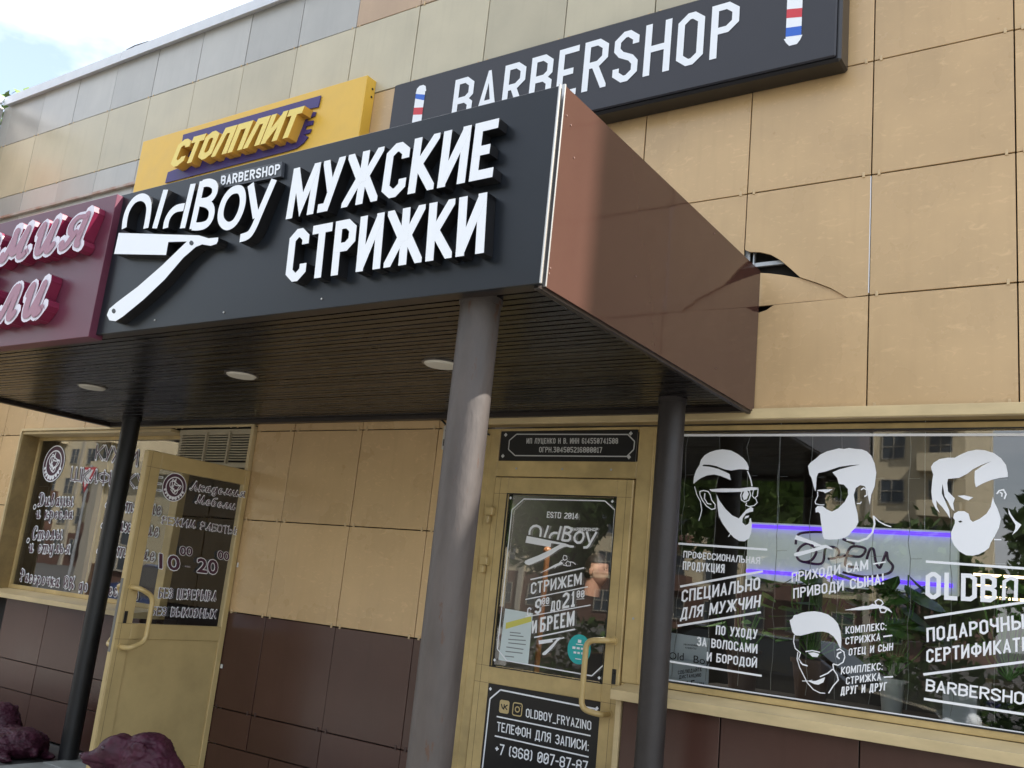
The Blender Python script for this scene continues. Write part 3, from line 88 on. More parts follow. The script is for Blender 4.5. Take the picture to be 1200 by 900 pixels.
def panel_mat(name, col, swirl=.5, gloss=.28, dirt=0):
    """fibre cement cladding sheet: faint pale brushed flecks, slight tone change from sheet to sheet"""
    M = mat(name, col, gloss, coat=.0)
    t = M.node_tree; p = t.nodes['Principled BSDF']
    a = t.nodes.new('ShaderNodeTexCoord'); oi = t.nodes.new('ShaderNodeObjectInfo')
    mu = t.nodes.new('ShaderNodeMath'); mu.operation = 'MULTIPLY'; mu.inputs[1].default_value = 53; t.links.new(oi.outputs['Random'], mu.inputs[0])
    mpn = t.nodes.new('ShaderNodeMapping'); t.links.new(a.outputs['Object'], mpn.inputs[0]); t.links.new(mu.outputs[0], mpn.inputs['Location'])
    mpn.inputs['Rotation'].default_value = (0, R(38), 0); mpn.inputs['Scale'].default_value = (11, 11, 26)
    n = t.nodes.new('ShaderNodeTexNoise'); n.inputs['Scale'].default_value = 1.3; n.inputs['Detail'].default_value = 3; n.inputs['Distortion'].default_value = 1.6
    t.links.new(mpn.outputs[0], n.inputs['Vector'])
    rp = t.nodes.new('ShaderNodeValToRGB'); rp.color_ramp.elements[0].position = .59; rp.color_ramp.elements[1].position = .75
    rp.color_ramp.elements[0].color = (0, 0, 0, 1); rp.color_ramp.elements[1].color = (swirl, swirl, swirl, 1)
    t.links.new(n.outputs[0], rp.inputs[0])
    n2 = t.nodes.new('ShaderNodeTexNoise'); n2.inputs['Scale'].default_value = 3; n2.inputs['Detail'].default_value = 5
    mp2 = t.nodes.new('ShaderNodeMapping'); t.links.new(a.outputs['Object'], mp2.inputs[0]); t.links.new(mu.outputs[0], mp2.inputs['Location']); t.links.new(mp2.outputs[0], n2.inputs['Vector'])
    m1 = t.nodes.new('ShaderNodeMix'); m1.data_type = 'RGBA'
    m1.inputs['A'].default_value = (*[c*.76 for c in col], 1); m1.inputs['B'].default_value = (*[c*1.1 for c in col], 1); t.links.new(n2.outputs[0], m1.inputs['Factor'])
    m2 = t.nodes.new('ShaderNodeMix'); m2.data_type = 'RGBA'; m2.inputs['B'].default_value = (*[min(1, c*1.35+.03) for c in col], 1)
    t.links.new(rp.outputs[0], m2.inputs['Factor']); t.links.new(m1.outputs['Result'], m2.inputs['A'])
    mp3 = t.nodes.new('ShaderNodeMapping'); mp3.inputs['Scale'].default_value = (26, 26, 1.6); t.links.new(a.outputs['Object'], mp3.inputs[0]); t.links.new(mu.outputs[0], mp3.inputs['Location'])
    n3 = t.nodes.new('ShaderNodeTexNoise'); n3.inputs['Scale'].default_value = 1; n3.inputs['Detail'].default_value = 4; t.links.new(mp3.outputs[0], n3.inputs['Vector'])
    r3 = t.nodes.new('ShaderNodeValToRGB'); r3.color_ramp.elements[0].position = .52; r3.color_ramp.elements[1].position = .78; r3.color_ramp.elements[0].color = (1, 1, 1, 1); r3.color_ramp.elements[1].color = (.72, .70, .68, 1); t.links.new(n3.outputs[0], r3.inputs[0])
    m3 = t.nodes.new('ShaderNodeMix'); m3.data_type = 'RGBA'; m3.blend_type = 'MULTIPLY'; m3.inputs['Factor'].default_value = .20; t.links.new(m2.outputs['Result'], m3.inputs['A']); t.links.new(r3.outputs[0], m3.inputs['B']); m2 = m3
    hs = t.nodes.new('ShaderNodeHueSaturation'); mr = t.nodes.new('ShaderNodeMapRange'); mr.inputs['To Min'].default_value = .89; mr.inputs['To Max'].default_value = 1.07
    t.links.new(oi.outputs['Random'], mr.inputs[0]); t.links.new(mr.outputs[0], hs.inputs['Value']); t.links.new(m2.outputs['Result'], hs.inputs['Color'])
    t.links.new(hs.outputs[0], p.inputs['Base Color'])
    mr2 = t.nodes.new('ShaderNodeMapRange'); mr2.inputs['From Min'].default_value = 0; mr2.inputs['From Max'].default_value = 1; mr2.inputs['To Min'].default_value = gloss*.75; mr2.inputs['To Max'].default_value = gloss*1.35
    t.links.new(n2.outputs[0], mr2.inputs[0]); t.links.new(mr2.outputs[0], p.inputs['Roughness'])
    b = t.nodes.new('ShaderNodeBump'); b.inputs['Strength'].default_value = .06; b.inputs['Distance'].default_value = .01
    t.links.new(n2.outputs[0], b.inputs['Height']); t.links.new(b.outputs[0], p.inputs['Normal'])
    return M

def glass_mat(name, mul=1.6, tint=(.86, .9, .9)):
    M = bpy.data.materials.new(name); M.use_nodes = True; t = M.node_tree; t.nodes.clear()
    o = t.nodes.new('ShaderNodeOutputMaterial'); mx = t.nodes.new('ShaderNodeMixShader'); tr = t.nodes.new('ShaderNodeBsdfTransparent'); gl = t.nodes.new('ShaderNodeBsdfGlossy')
    gl.inputs['Roughness'].default_value = .012; tr.inputs[0].default_value = (*tint, 1)
    fr = t.nodes.new('ShaderNodeFresnel'); fr.inputs[0].default_value = 1.52; mu = t.nodes.new('ShaderNodeMath'); mu.operation = 'MULTIPLY'; mu.inputs[1].default_value = mul; mu.use_clamp = True
    t.links.new(fr.outputs[0], mu.inputs[0]); t.links.new(mu.outputs[0], mx.inputs[0]); t.links.new(tr.outputs[0], mx.inputs[1]); t.links.new(gl.outputs[0], mx.inputs[2]); t.links.new(mx.outputs[0], o.inputs[0])
    # very slightly wavy float glass
    n = t.nodes.new('ShaderNodeTexNoise'); n.inputs['Scale'].default_value = 1.7; b = t.nodes.new('ShaderNodeBump'); b.inputs['Strength'].default_value = .06; b.inputs['Distance'].default_value = .01
    g = t.nodes.new('ShaderNodeNewGeometry'); t.links.new(g.outputs['Position'], n.inputs['Vector']); t.links.new(n.outputs[0], b.inputs['Height']); t.links.new(b.outputs[0], gl.inputs['Normal'])
    MATS[name] = M; return M

TAN = panel_mat('tan_panel', (.60, .405, .205), .36, .27)
TANLOW = TAN
KHAKI = panel_mat('khaki_panel', (.52, .46, .32), .04, .3)
GREY = panel_mat('grey_panel', (.43, .42, .39), .03, .3)
BROWN = panel_mat('brown_panel', (.082, .038, .028), .06, .22)
GOLD = mat('gold_frame', (.56, .41, .18), .36, noise_amt=.30, nscale=5, bump=.03, bscale=60)
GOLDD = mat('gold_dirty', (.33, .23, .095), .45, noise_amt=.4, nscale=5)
CREAM = mat('cream_trim', (.62, .48, .26), .4, noise_amt=.18, nscale=4, stretch=(1, 1, 3))
DARKGAP = mat('dark_gap', (.02, .017, .015), .9)
BLACKV = mat('black_vinyl', (.008, .008, .009), .35)
WHITEV = mat('white_vinyl', (.86, .87, .90), .5)
WHITEL = mat('white_letter_face', (.83, .85, .88), .35)
MAROONV = mat('maroon_vinyl', (.07, .022, .045), .5)
NAVY = mat('navy_sign_sheet', (.009, .012, .017), .33, noise_amt=.3, nscale=2.5, spec=.4)
LBOX = mat('lightbox_film', (.022, .022, .030), .45, noise_amt=.2, nscale=2)
LSIDE = mat('letter_side_black', (.010, .010, .011), .3)
GLASS = glass_mat('window_glass', 3.4, (.8, .84, .84)); GLASS1 = glass_mat('left_window_glass', 2.4, (.8, .83, .82))
GREYCOL = mat('old_grey_paint', (.078, .064, .057), .55, noise_amt=.25, nscale=14, bump=.5, bscale=60, stretch=(1, 1, .35), col2=(.055, .045, .040))
def rusty(M, thr=.612, col=(.07, .035, .02)):
    t = M.node_tree; p = t.nodes['Principled BSDF']; src = p.inputs['Base Color'].links[0].from_socket
    a = t.nodes.new('ShaderNodeTexCoord'); mp_ = t.nodes.new('ShaderNodeMapping'); mp_.inputs['Scale'].default_value = (14, 14, 3.2); t.links.new(a.outputs['Object'], mp_.inputs[0])
    n = t.nodes.new('ShaderNodeTexNoise'); n.inputs['Scale'].default_value = 1.6; n.inputs['Detail'].default_value = 9; n.inputs['Roughness'].default_value = .75; t.links.new(mp_.outputs[0], n.inputs['Vector'])
    r = t.nodes.new('ShaderNodeValToRGB'); r.color_ramp.elements[0].position = thr; r.color_ramp.elements[1].position = thr+.02; t.links.new(n.outputs[0], r.inputs[0])
    m = t.nodes.new('ShaderNodeMix'); m.data_type = 'RGBA'; m.inputs['B'].default_value = (*col, 1); t.links.new(r.outputs[0], m.inputs['Factor']); t.links.new(src, m.inputs['A']); t.links.new(m.outputs['Result'], p.inputs['Base Color'])
rusty(GREYCOL)
DARKCOL = mat('dark_brown_paint', (.030, .024, .022), .5, noise_amt=.3, nscale=10, bump=.3, bscale=50)
SOFF = mat('brown_soffit_plastic', (.007, .005, .0048), .26, noise_amt=.15, nscale=4, stretch=(.3, 3, 1), spec=.22)
SIDEP = mat('brown_sheet_metal', (.066, .031, .024), .07, noise_amt=.06, nscale=2, spec=.4, bump=.22, bscale=1.1, bdist=.02)
ALU = mat('bright_aluminium', (.50, .49, .47), .4, metal=.8)
STEEL = mat('galvanised_steel', (.5, .52, .54), .4, metal=.6, noise_amt=.3)
BLACKP = mat('black_plastic', (.01, .01, .01), .4)

# ------------------------------------------------------------------ object helpers
WL = {}
def tag(o, label=None, cat=None, group=None, kind=None):
    if label: o['label'] = label
    if cat: o['category'] = cat
    if group: o['group'] = group
    if kind: o['kind'] = kind
    return o
def thing(name, loc, label, cat, group=None):
    o = bpy.data.objects.new(name, None); COL.objects.link(o); o.location = loc; o.empty_display_size = .1
    WL[o.name] = Vector(loc); return tag(o, label, cat, group)
def wl(o): return WL.get(o.name, Vector((0, 0, 0))) if o else Vector((0, 0, 0))
def link(name, me, parent=None, loc=None):
    """loc: world position of the object's origin"""
    o = bpy.data.objects.new(name, me); COL.objects.link(o)
    if parent is not None: o.parent = parent
    base = wl(parent)
    L = Vector(loc) if loc is not None else base.copy()
    o.location = L - base; WL[o.name] = L
    return o

class MB:
    def __init__(s): s.v = []; s.f = []; s.m = []; s.sm = []
    def add(s, vs, fs, mi=0, smooth=False):
        n = len(s.v); s.v += [Vector(x) for x in vs]
        for f in fs: s.f.append([n+i for i in f]); s.m.append(mi); s.sm.append(smooth)
        return s
    def box(s, x0, x1, y0, y1, z0, z1, mi=0):
        vs = [(x, y, z) for x in (x0, x1) for y in (y0, y1) for z in (z0, z1)]
        return s.add(vs, [(0, 1, 3, 2), (4, 6, 7, 5), (0, 4, 5, 1), (2, 3, 7, 6), (0, 2, 6, 4), (1, 5, 7, 3)], mi)
    def bbox(s, x0, x1, y0, y1, z0, z1, b=.003, mi=0):
        """box with bevelled edges"""
        bm = bmesh.new(); bmesh.ops.create_cube(bm, size=1)
        for v in bm.verts: v.co = Vector(((x0+x1)/2+v.co.x*(x1-x0), (y0+y1)/2+v.co.y*(y1-y0), (z0+z1)/2+v.co.z*(z1-z0)))
        bmesh.ops.bevel(bm, geom=bm.edges[:], offset=b, segments=1, affect='EDGES')
        bm.verts.index_update(); s.add([v.co for v in bm.verts], [[v.index for v in f.verts] for f in bm.faces], mi); bm.free(); return s
    def cyl(s, p0, p1, r0, r1=None, n=16, mi=0, cap=True, smooth=True):
        p0, p1 = Vector(p0), Vector(p1); r1 = r0 if r1 is None else r1; d = (p1-p0).normalized()
        a = d.orthogonal().normalized(); b = d.cross(a)
        vs = [p0+r0*(math.cos(i*2*math.pi/n)*a+math.sin(i*2*math.pi/n)*b) for i in range(n)]+[p1+r1*(math.cos(i*2*math.pi/n)*a+math.sin(i*2*math.pi/n)*b) for i in range(n)]
        s.add(vs, [(i, (i+1) % n, n+(i+1) % n, n+i) for i in range(n)], mi, smooth)
        if cap: s.add(vs, [list(range(n))[::-1], list(range(n, 2*n))], mi)
        return s
    def tube(s, pts, r, n=10, mi=0):
        pts = [Vector(p) for p in pts]; rings = []; a = None
        for i, p in enumerate(pts):
            d = (pts[min(i+1, len(pts)-1)]-pts[max(i-1, 0)]).normalized()
            if a is None: a = d.orthogonal().normalized()
            a = (a-d*a.dot(d)).normalized(); b = d.cross(a)
            rings.append([p+r*(math.cos(k*2*math.pi/n)*a+math.sin(k*2*math.pi/n)*b) for k in range(n)])
        vs = [q for rr in rings for q in rr]; fs = []
        for i in range(len(pts)-1): fs += [(i*n+k, i*n+(k+1) % n, (i+1)*n+(k+1) % n, (i+1)*n+k) for k in range(n)]
        s.add(vs, fs, mi, True); s.add(vs, [list(range(n))[::-1], [(len(pts)-1)*n+k for k in range(n)]], mi); return s
    def ball(s, c, r, mi=0, seg=14, ring=9):
        c = Vector(c); r = Vector(r) if hasattr(r, '__len__') else Vector((r, r, r)); vs = []; fs = []
        for i in range(ring+1):
            th = math.pi*i/ring
            for j in range(seg): ph = 2*math.pi*j/seg; vs.append(c+Vector((r.x*math.sin(th)*math.cos(ph), r.y*math.sin(th)*math.sin(ph), r.z*math.cos(th))))
        for i in range(ring):
            for j in range(seg): fs.append((i*seg+j, (i+1)*seg+j, (i+1)*seg+(j+1) % seg, i*seg+(j+1) % seg))
        return s.add(vs, fs, mi, True)
    def prism(s, pts, to3, d0, d1, mi=0, side=None):
        """polygon in plane coordinates pushed from d0 (back) to d1 (front); to3(u,v,d)"""
        side = mi if side is None else side; n = len(pts)
        tri = tessellate_polygon([[Vector((p[0], p[1], 0)) for p in pts]])
        area = sum(pts[i][0]*pts[(i+1) % n][1]-pts[(i+1) % n][0]*pts[i][1] for i in range(n))
        fr = [to3(u, v, d1) for u, v in pts]; bk = [to3(u, v, d0) for u, v in pts]
        def fix(t):
            a, b, c = [pts[i] for i in t]; ar = (b[0]-a[0])*(c[1]-a[1])-(c[0]-a[0])*(b[1]-a[1]); return t if ar > 0 else (t[0], t[2], t[1])
        s.add(fr, [fix(t) for t in tri], mi)
        if abs(d1-d0) > 1e-6:
            s.add(bk, [tuple(reversed(fix(t))) for t in tri], side)
            vs = fr+bk; s.add(vs, [((i, n+i, n+(i+1) % n, (i+1) % n) if area > 0 else (i, (i+1) % n, n+(i+1) % n, n+i)) for i in range(n)], side)
        return s
    def mesh(s, name, mats, off=Vector((0, 0, 0))):
        me = bpy.data.meshes.new(name); me.from_pydata([tuple(v-off) for v in s.v], [], s.f)
        for mm in (mats if isinstance(mats, (list, tuple)) else [mats]): me.materials.append(mm)
        me.polygons.foreach_set('material_index', s.m); me.polygons.foreach_set('use_smooth', s.sm); me.update(); return me
    def build(s, name, mats, parent=None, origin=None, label=None, kind=None):
        L = Vector(origin) if origin is not None else wl(parent)
        o = link(name, s.mesh(name, mats, L), parent, L)
        return tag(o, label, kind=kind)

def tip(p, loop=0): return p
def XZ(y0, sgn=-1):
    return lambda u, v, d: Vector((u, y0+sgn*d, v))       # front of a wall facing -y
def YZ(x0):
    return lambda u, v, d: Vector((x0+d, u, v))           # facing +x; u runs along +y

# ------------------------------------------------------------------ stroke alphabet (condensed octagonal capitals)
a_, b_ = .38, .13
OCT = [(0, b_), (a_, 0), (1-a_, 0), (1, b_), (1, 1-b_), (1-a_, 1), (a_, 1), (0, 1-b_)]
def P_(*p): return ('o', list(p))
def C_(*p): return ('c', list(p))
BOWL = [(0, 1), (1-a_, 1), (1, 1-b_), (1, .5+b_), (1-a_, .5), (0, .5)]
BOWL2 = [(0, .52), (1-a_, .52), (1, .52-b_), (1, b_), (1-a_, 0), (0, 0)]
ST = P_((0, 0), (0, 1)); ST1 = P_((1, 0), (1, 1))
GL = {
'А': (1, [P_((0, 0), (.5, 1), (1, 0)), P_((.18, .27), (.82, .27))]),
'Б': (1, [P_((1, 1), (0, 1), (0, 0)), P_((0, .54), (1-a_, .54), (1, .54-b_), (1, b_), (1-a_, 0), (0, 0))]),
'В': (1, [ST, P_(*BOWL), P_(*BOWL2)]), 'Г': (.85, [P_((0, 0), (0, 1), (1, 1))]),
'Д': (1.25, [P_((.02, -.16), (.02, 0), (.98, 0), (.98, -.16)), P_((.14, .02), (.32, 1), (.84, 1), (.84, .02))]),
'Е': (.88, [P_((1, 1), (0, 1), (0, 0), (1, 0)), P_((0, .5), (.9, .5))]),
'Ж': (1.6, [P_((.5, 0), (.5, 1)), P_((.02, 1), (.40, .5), (.02, 0)), P_((.98, 1), (.60, .5), (.98, 0)), P_((.38, .5), (.62, .5))]),
'З': (1, [P_((0, .80), (0, 1-b_), (a_, 1), (1-a_, 1), (1, 1-b_), (1, .64), (.7, .52), (.3, .52)), P_((.3, .52), (.7, .52), (1, .40), (1, b_), (1-a_, 0), (a_, 0), (0, b_), (0, .2))]),
'И': (1.08, [ST, ST1, P_((.02, 0), (.98, 1))]), 'Й': (1.08, [ST, ST1, P_((.02, 0), (.98, 1)), P_((.25, 1.22), (.75, 1.22))]),
'К': (1.05, [ST, P_((.98, 1), (.20, .5), (.98, 0))]), 'Л': (1.1, [P_((0, 0), (.3, 1), (1, 1), (1, 0))]),
'М': (1.35, [ST, ST1, P_((.03, 1), (.5, .18), (.97, 1))]), 'Н': (1.02, [ST, ST1, P_((0, .5), (1, .5))]),
'О': (1, [C_(*OCT)]), 'П': (1.02, [P_((0, 0), (0, 1), (1, 1), (1, 0))]), 'Р': (1, [ST, P_(*BOWL)]),
'С': (1, [P_((1, .72), (1, 1-b_), (1-a_, 1), (a_, 1), (0, 1-b_), (0, b_), (a_, 0), (1-a_, 0), (1, b_), (1, .28))]),
'Т': (.95, [P_((0, 1), (1, 1)), P_((.5, 0), (.5, 1))]), 'У': (1.02, [P_((.02, 1), (.52, .38)), P_((.98, 1), (.35, 0), (.05, 0))]),
'Ф': (1.35, [P_((.5, 0), (.5, 1)), C_((0, .32), (.26, .18), (.74, .18), (1, .32), (1, .68), (.74, .82), (.26, .82), (0, .68))]),
'Х': (1.02, [P_((.02, 0), (.98, 1)), P_((.02, 1), (.98, 0))]), 'Ц': (1.1, [P_((0, 1), (0, 0), (1, 0), (1, -.16)), P_((.86, 0), (.86, 1))]),
'Ч': (1, [P_((0, 1), (0, .5+b_), (a_, .46), (1, .46)), ST1]), 'Ш': (1.45, [P_((0, 1), (0, 0), (1, 0), (1, 1)), P_((.5, 0), (.5, 1))]),
'Ы': (1.4, [ST, P_((0, .54), (.45, .54), (.68, .54-b_), (.68, b_), (.45, 0), (0, 0)), ST1]),
'Ь': (1, [ST, P_(*BOWL2)]), 'Ю': (1.4, [ST, P_((0, .5), (.4, .5)), C_((.4, b_), (.6, 0), (.8, 0), (1, b_), (1, 1-b_), (.8, 1), (.6, 1), (.4, 1-b_))]),
'Я': (1.02, [ST1, P_((1, 1), (a_, 1), (0, 1-b_), (0, .5+b_), (a_, .5), (1, .5)), P_((.5, .5), (.02, 0))]),
'D': (1, [C_((0, 0), (0, 1), (1-a_, 1), (1, 1-b_), (1, b_), (1-a_, 0))]), 'F': (.85, [P_((0, 0), (0, 1), (1, 1)), P_((0, .5), (.9, .5))]),
'I': (.28, [P_((.5, 0), (.5, 1))]), 'L': (.85, [P_((0, 1), (0, 0), (1, 0))]), 'N': (1.08, [ST, ST1, P_((.02, 1), (.98, 0))]),
'R': (1.02, [ST, P_(*BOWL), P_((.45, .5), (.98, 0))]), 'S': (1, [P_((1, .74), (1, 1-b_), (1-a_, 1), (a_, 1), (0, 1-b_), (0, .68), (a_*.6, .56), (1-a_*.6, .44), (1, .32), (1, b_), (1-a_, 0), (a_, 0), (0, b_), (0, .26))]),
'Y': (1.02, [P_((.02, 1), (.5, .42), (.98, 1)), P_((.5, .5), (.5, 0))]), 'Z': (.95, [P_((0, 1), (1, 1), (0, 0), (1, 0))]), '_': (.9, [P_((0, -.1), (1, -.1))]),
'∩': (1, [P_((0, 0), (0, 1-b_), (a_, 1), (1-a_, 1), (1, 1-b_), (1, 0))]),
'0': (1, [C_(*OCT), P_((.25, .3), (.75, .7))]), '1': (.6, [P_((.05, .78), (.62, 1), (.62, 0)), P_((.1, 0), (1, 0))]),
'2': (1, [P_((0, .78), (0, 1-b_), (a_, 1), (1-a_, 1), (1, 1-b_), (1, .64), (0, .12), (0, 0), (1, 0))]),
'3': (1, [P_((0, 1), (1, 1), (.4, .58), (1-a_, .58), (1, .45), (1, b_), (1-a_, 0), (a_, 0), (0, b_), (0, .2))]),
'4': (1.05, [P_((.72, 0), (.72, 1), (0, .25), (1, .25))]), '5': (1, [P_((1, 1), (0, 1), (0, .56), (1-a_, .56), (1, .56-b_), (1, b_), (1-a_, 0), (a_, 0), (0, b_), (0, .2))]),
'6': (1, [P_((1, .8), (1, 1-b_), (1-a_, 1), (a_, 1), (0, 1-b_), (0, b_), (a_, 0), (1-a_, 0), (1, b_), (1, .54-b_), (1-a_, .54), (0, .54))]),
'7': (.95, [P_((0, 1), (1, 1), (.35, 0))]), '8': (1, [C_((0, b_), (a_, 0), (1-a_, 0), (1, b_), (1, .4), (.8, .52), (1, .64), (1, 1-b_), (1-a_, 1), (a_, 1), (0, 1-b_), (0, .64), (.2, .52), (0, .4)), P_((.2, .52), (.8, .52))]),
'9': (1, [P_((0, .2), (0, b_), (a_, 0), (1-a_, 0), (1, b_), (1, 1-b_), (1-a_, 1), (a_, 1), (0, 1-b_), (0, .46+b_), (a_, .46), (1, .46))]),
'.': (.3, [P_((.5, 0), (.5, .1))]), ',': (.3, [P_((.5, -.12), (.5, .1))]), ':': (.3, [P_((.5, 0), (.5, .1)), P_((.5, .55), (.5, .65))]),
'!': (.3, [P_((.5, .32), (.5, 1)), P_((.5, 0), (.5, .08))]), '-': (.6, [P_((0, .45), (1, .45))]), '+': (.7, [P_((0, .5), (1, .5)), P_((.5, .28), (.5, .72))]),
'(': (.5, [P_((1, 1.05), (.2, .85), (.2, .15), (1, -.05))]), ')': (.5, [P_((0, 1.05), (.8, .85), (.8, .15), (0, -.05))]), ' ': (.62, []),
}
for l, c in (('A', 'А'), ('B', 'В'), ('E', 'Е'), ('H', 'Н'), ('K', 'К'), ('M', 'М'), ('O', 'О'), ('P', 'Р'), ('C', 'С'), ('T', 'Т'), ('X', 'Х')): GL[l] = GL[c]
def clip(poly, lo, hi, ax):
    for bound, sg in ((lo, 1), (hi, -1)):
        out = []
        for i, p in enumerate(poly):
            q = poly[(i+1) % len(poly)]; pi, qi = sg*(p[ax]-bound) >= -1e-9, sg*(q[ax]-bound) >= -1e-9
            if pi: out.append(p)
            if pi != qi:
                f = (bound-p[ax])/(q[ax]-p[ax]); r = [p[0]+f*(q[0]-p[0]), p[1]+f*(q[1]-p[1])]; out.append(tuple(r))
        poly = out
        if not poly: return []
    return poly
def stroke_quads(pts, closed, t):
    """centre line -> list of mitred quads"""
    n = len(pts); L = []; Rr = []
    P = [Vector(p) for p in pts]
    for i in range(n):
        pv = P[i-1] if (i > 0 or closed) else None; nx = P[(i+1) % n] if (i < n-1 or closed) else None
        d0 = (P[i]-pv).normalized() if pv is not None else None; d1 = (nx-P[i]).normalized() if nx is not None else None
        if d0 is None: nn = Vector((-d1.y, d1.x)); k = 1
        elif d1 is None: nn = Vector((-d0.y, d0.x)); k = 1
        else:
            n0 = Vector((-d0.y, d0.x)); n1 = Vector((-d1.y, d1.x)); nn = (n0+n1)
            if nn.length < 1e-4: nn = n0
            nn.normalize(); k = 1/max(.3, nn.dot(n0))
        L.append(P[i]+nn*t/2*k); Rr.append(P[i]-nn*t/2*k)
    return [[tuple(Rr[i]), tuple(Rr[(i+1) % n]), tuple(L[(i+1) % n]), tuple(L[i])] for i in range(n if closed else n-1)]
def layout(s, A, t, gap=None):
    """place glyphs so that the line is A heights wide; -> per glyph list of (polyline index, polygon)"""
    gap = t*.75 if gap is None else gap
    n = len(s); ws = [GL[ch][0] for ch in s]
    k = (A-gap*(n-1)-t*n*0)/sum(ws); x = 0; out = []
    for ch, wr in zip(s, ws):
        W = wr*k; h = t/2; g = []
        for pi, (kind, pts) in enumerate(GL[ch][1]):
            inner = max(W-2*h, .001)
            q = [(h+px*inner if W > 2*h else W/2, h+py*(1-2*h)) for px, py in pts]
            if kind == 'o':
                for e, f, src in ((0, 1, pts[0]), (-1, -2, pts[-1])):
                    nb = pts[1] if e == 0 else pts[-2]
                    if src[1] in (0, 1) or (src[0] in (0, 1) and abs(src[1]-nb[1]) < .02) or src[1] < -.1:
                        a = Vector(q[e]); b = Vector(q[f]); d = (a-b).normalized(); ex = h*(2.2 if (abs(d.x) > .12 and abs(d.y) > .12) else 1)
                        q[e] = tuple(a+d*ex)
            for quad in stroke_quads(q, kind == 'c', t):
                lowb = -.16 if ch in 'ДЦ,_' else (-.06 if ch in '()' else 0)
                hib = 1.3 if ch == 'Й' else (1.06 if ch in '()' else 1)
                c = clip(clip(quad, lowb, hib, 1), 0, W, 0)
                if len(c) >= 3: g.append((pi, [(x+cx, cy) for cx, cy in c]))
        out.append((ch, g)); x += W+gap
    return out
def text_frame(sp):
    s, BL, BR, TL = sp; BL, BR, TL = Vector(BL), Vector(BR), Vector(TL); U = BR-BL; V = TL-BL
    nrm = U.cross(V).normalized(); A = U.length/V.length
    return BL, U/A, V, nrm, A
def text_mb(sp, t=.15, depth=0, gap=None, split=False, mi=0, side=1, eps=.00008, push=0):
    BL, U, V, nrm, A = text_frame(sp); BL = BL+nrm*push; res = []; mb = MB()
    for ch, g in layout(sp[0], A, t, gap):
        if split: mb = MB()
        for pi, poly in g:
            off = pi*(eps if depth == 0 else .00015)
            f3 = lambda u, v, d: BL+U*u+V*v+nrm*d
            mb.prism(poly, f3, -depth if depth else off, off, mi, side)
        if split and g: res.append((ch, mb))
    return res if split else mb

# printed text / script from Blender's built-in face
FONTM = {}
def btext_mb(sp, offset=0, depth=0, push=0, mi=0, bold=.0, fit=True):
    s, BL, BR, TL = sp; BL, BR, TL = Vector(BL), Vector(BR), Vector(TL)
    def raw(txt, off, ext=0):
        c = bpy.data.curves.new('t', 'FONT'); c.body = txt; c.size = 1; c.offset = off; c.resolution_u = 3; c.extrude = ext; c.fill_mode = 'BOTH' if ext else 'FRONT'
        o = bpy.data.objects.new('t', c); COL.objects.link(o); me = bpy.data.meshes.new_from_object(o.evaluated_get(bpy.context.evaluated_depsgraph_get())) if False else None
        dg = bpy.context.evaluated_depsgraph_get(); dg.update(); me = bpy.data.meshes.new_from_object(o.evaluated_get(dg), depsgraph=dg)
        vs = [v.co.copy() for v in me.vertices]; fs = [list(p.vertices) for p in me.polygons]
        bpy.data.objects.remove(o); bpy.data.curves.remove(c); bpy.data.meshes.remove(me); return vs, fs
    if 'cap' not in FONTM:
        v, f = raw('H', 0); FONTM['cap'] = max(p.y for p in v)
    cap = FONTM['cap']; v0, _ = raw(s, bold); x0 = min(p.x for p in v0); x1 = max(p.x for p in v0)
    vs, fs = raw(s, bold+offset, .5 if depth else 0)
    U = (BR-BL)/(x1-x0); V = (TL-BL)/cap; nrm = (BR-BL).cross(TL-BL).normalized()
    mb = MB()
    zs = lambda p: (p.z-.5)*depth if depth else 0
    mb.add([BL+U*(p.x-x0)+V*p.y+nrm*(push+zs(p)) for p in vs], fs, mi)
    return mb

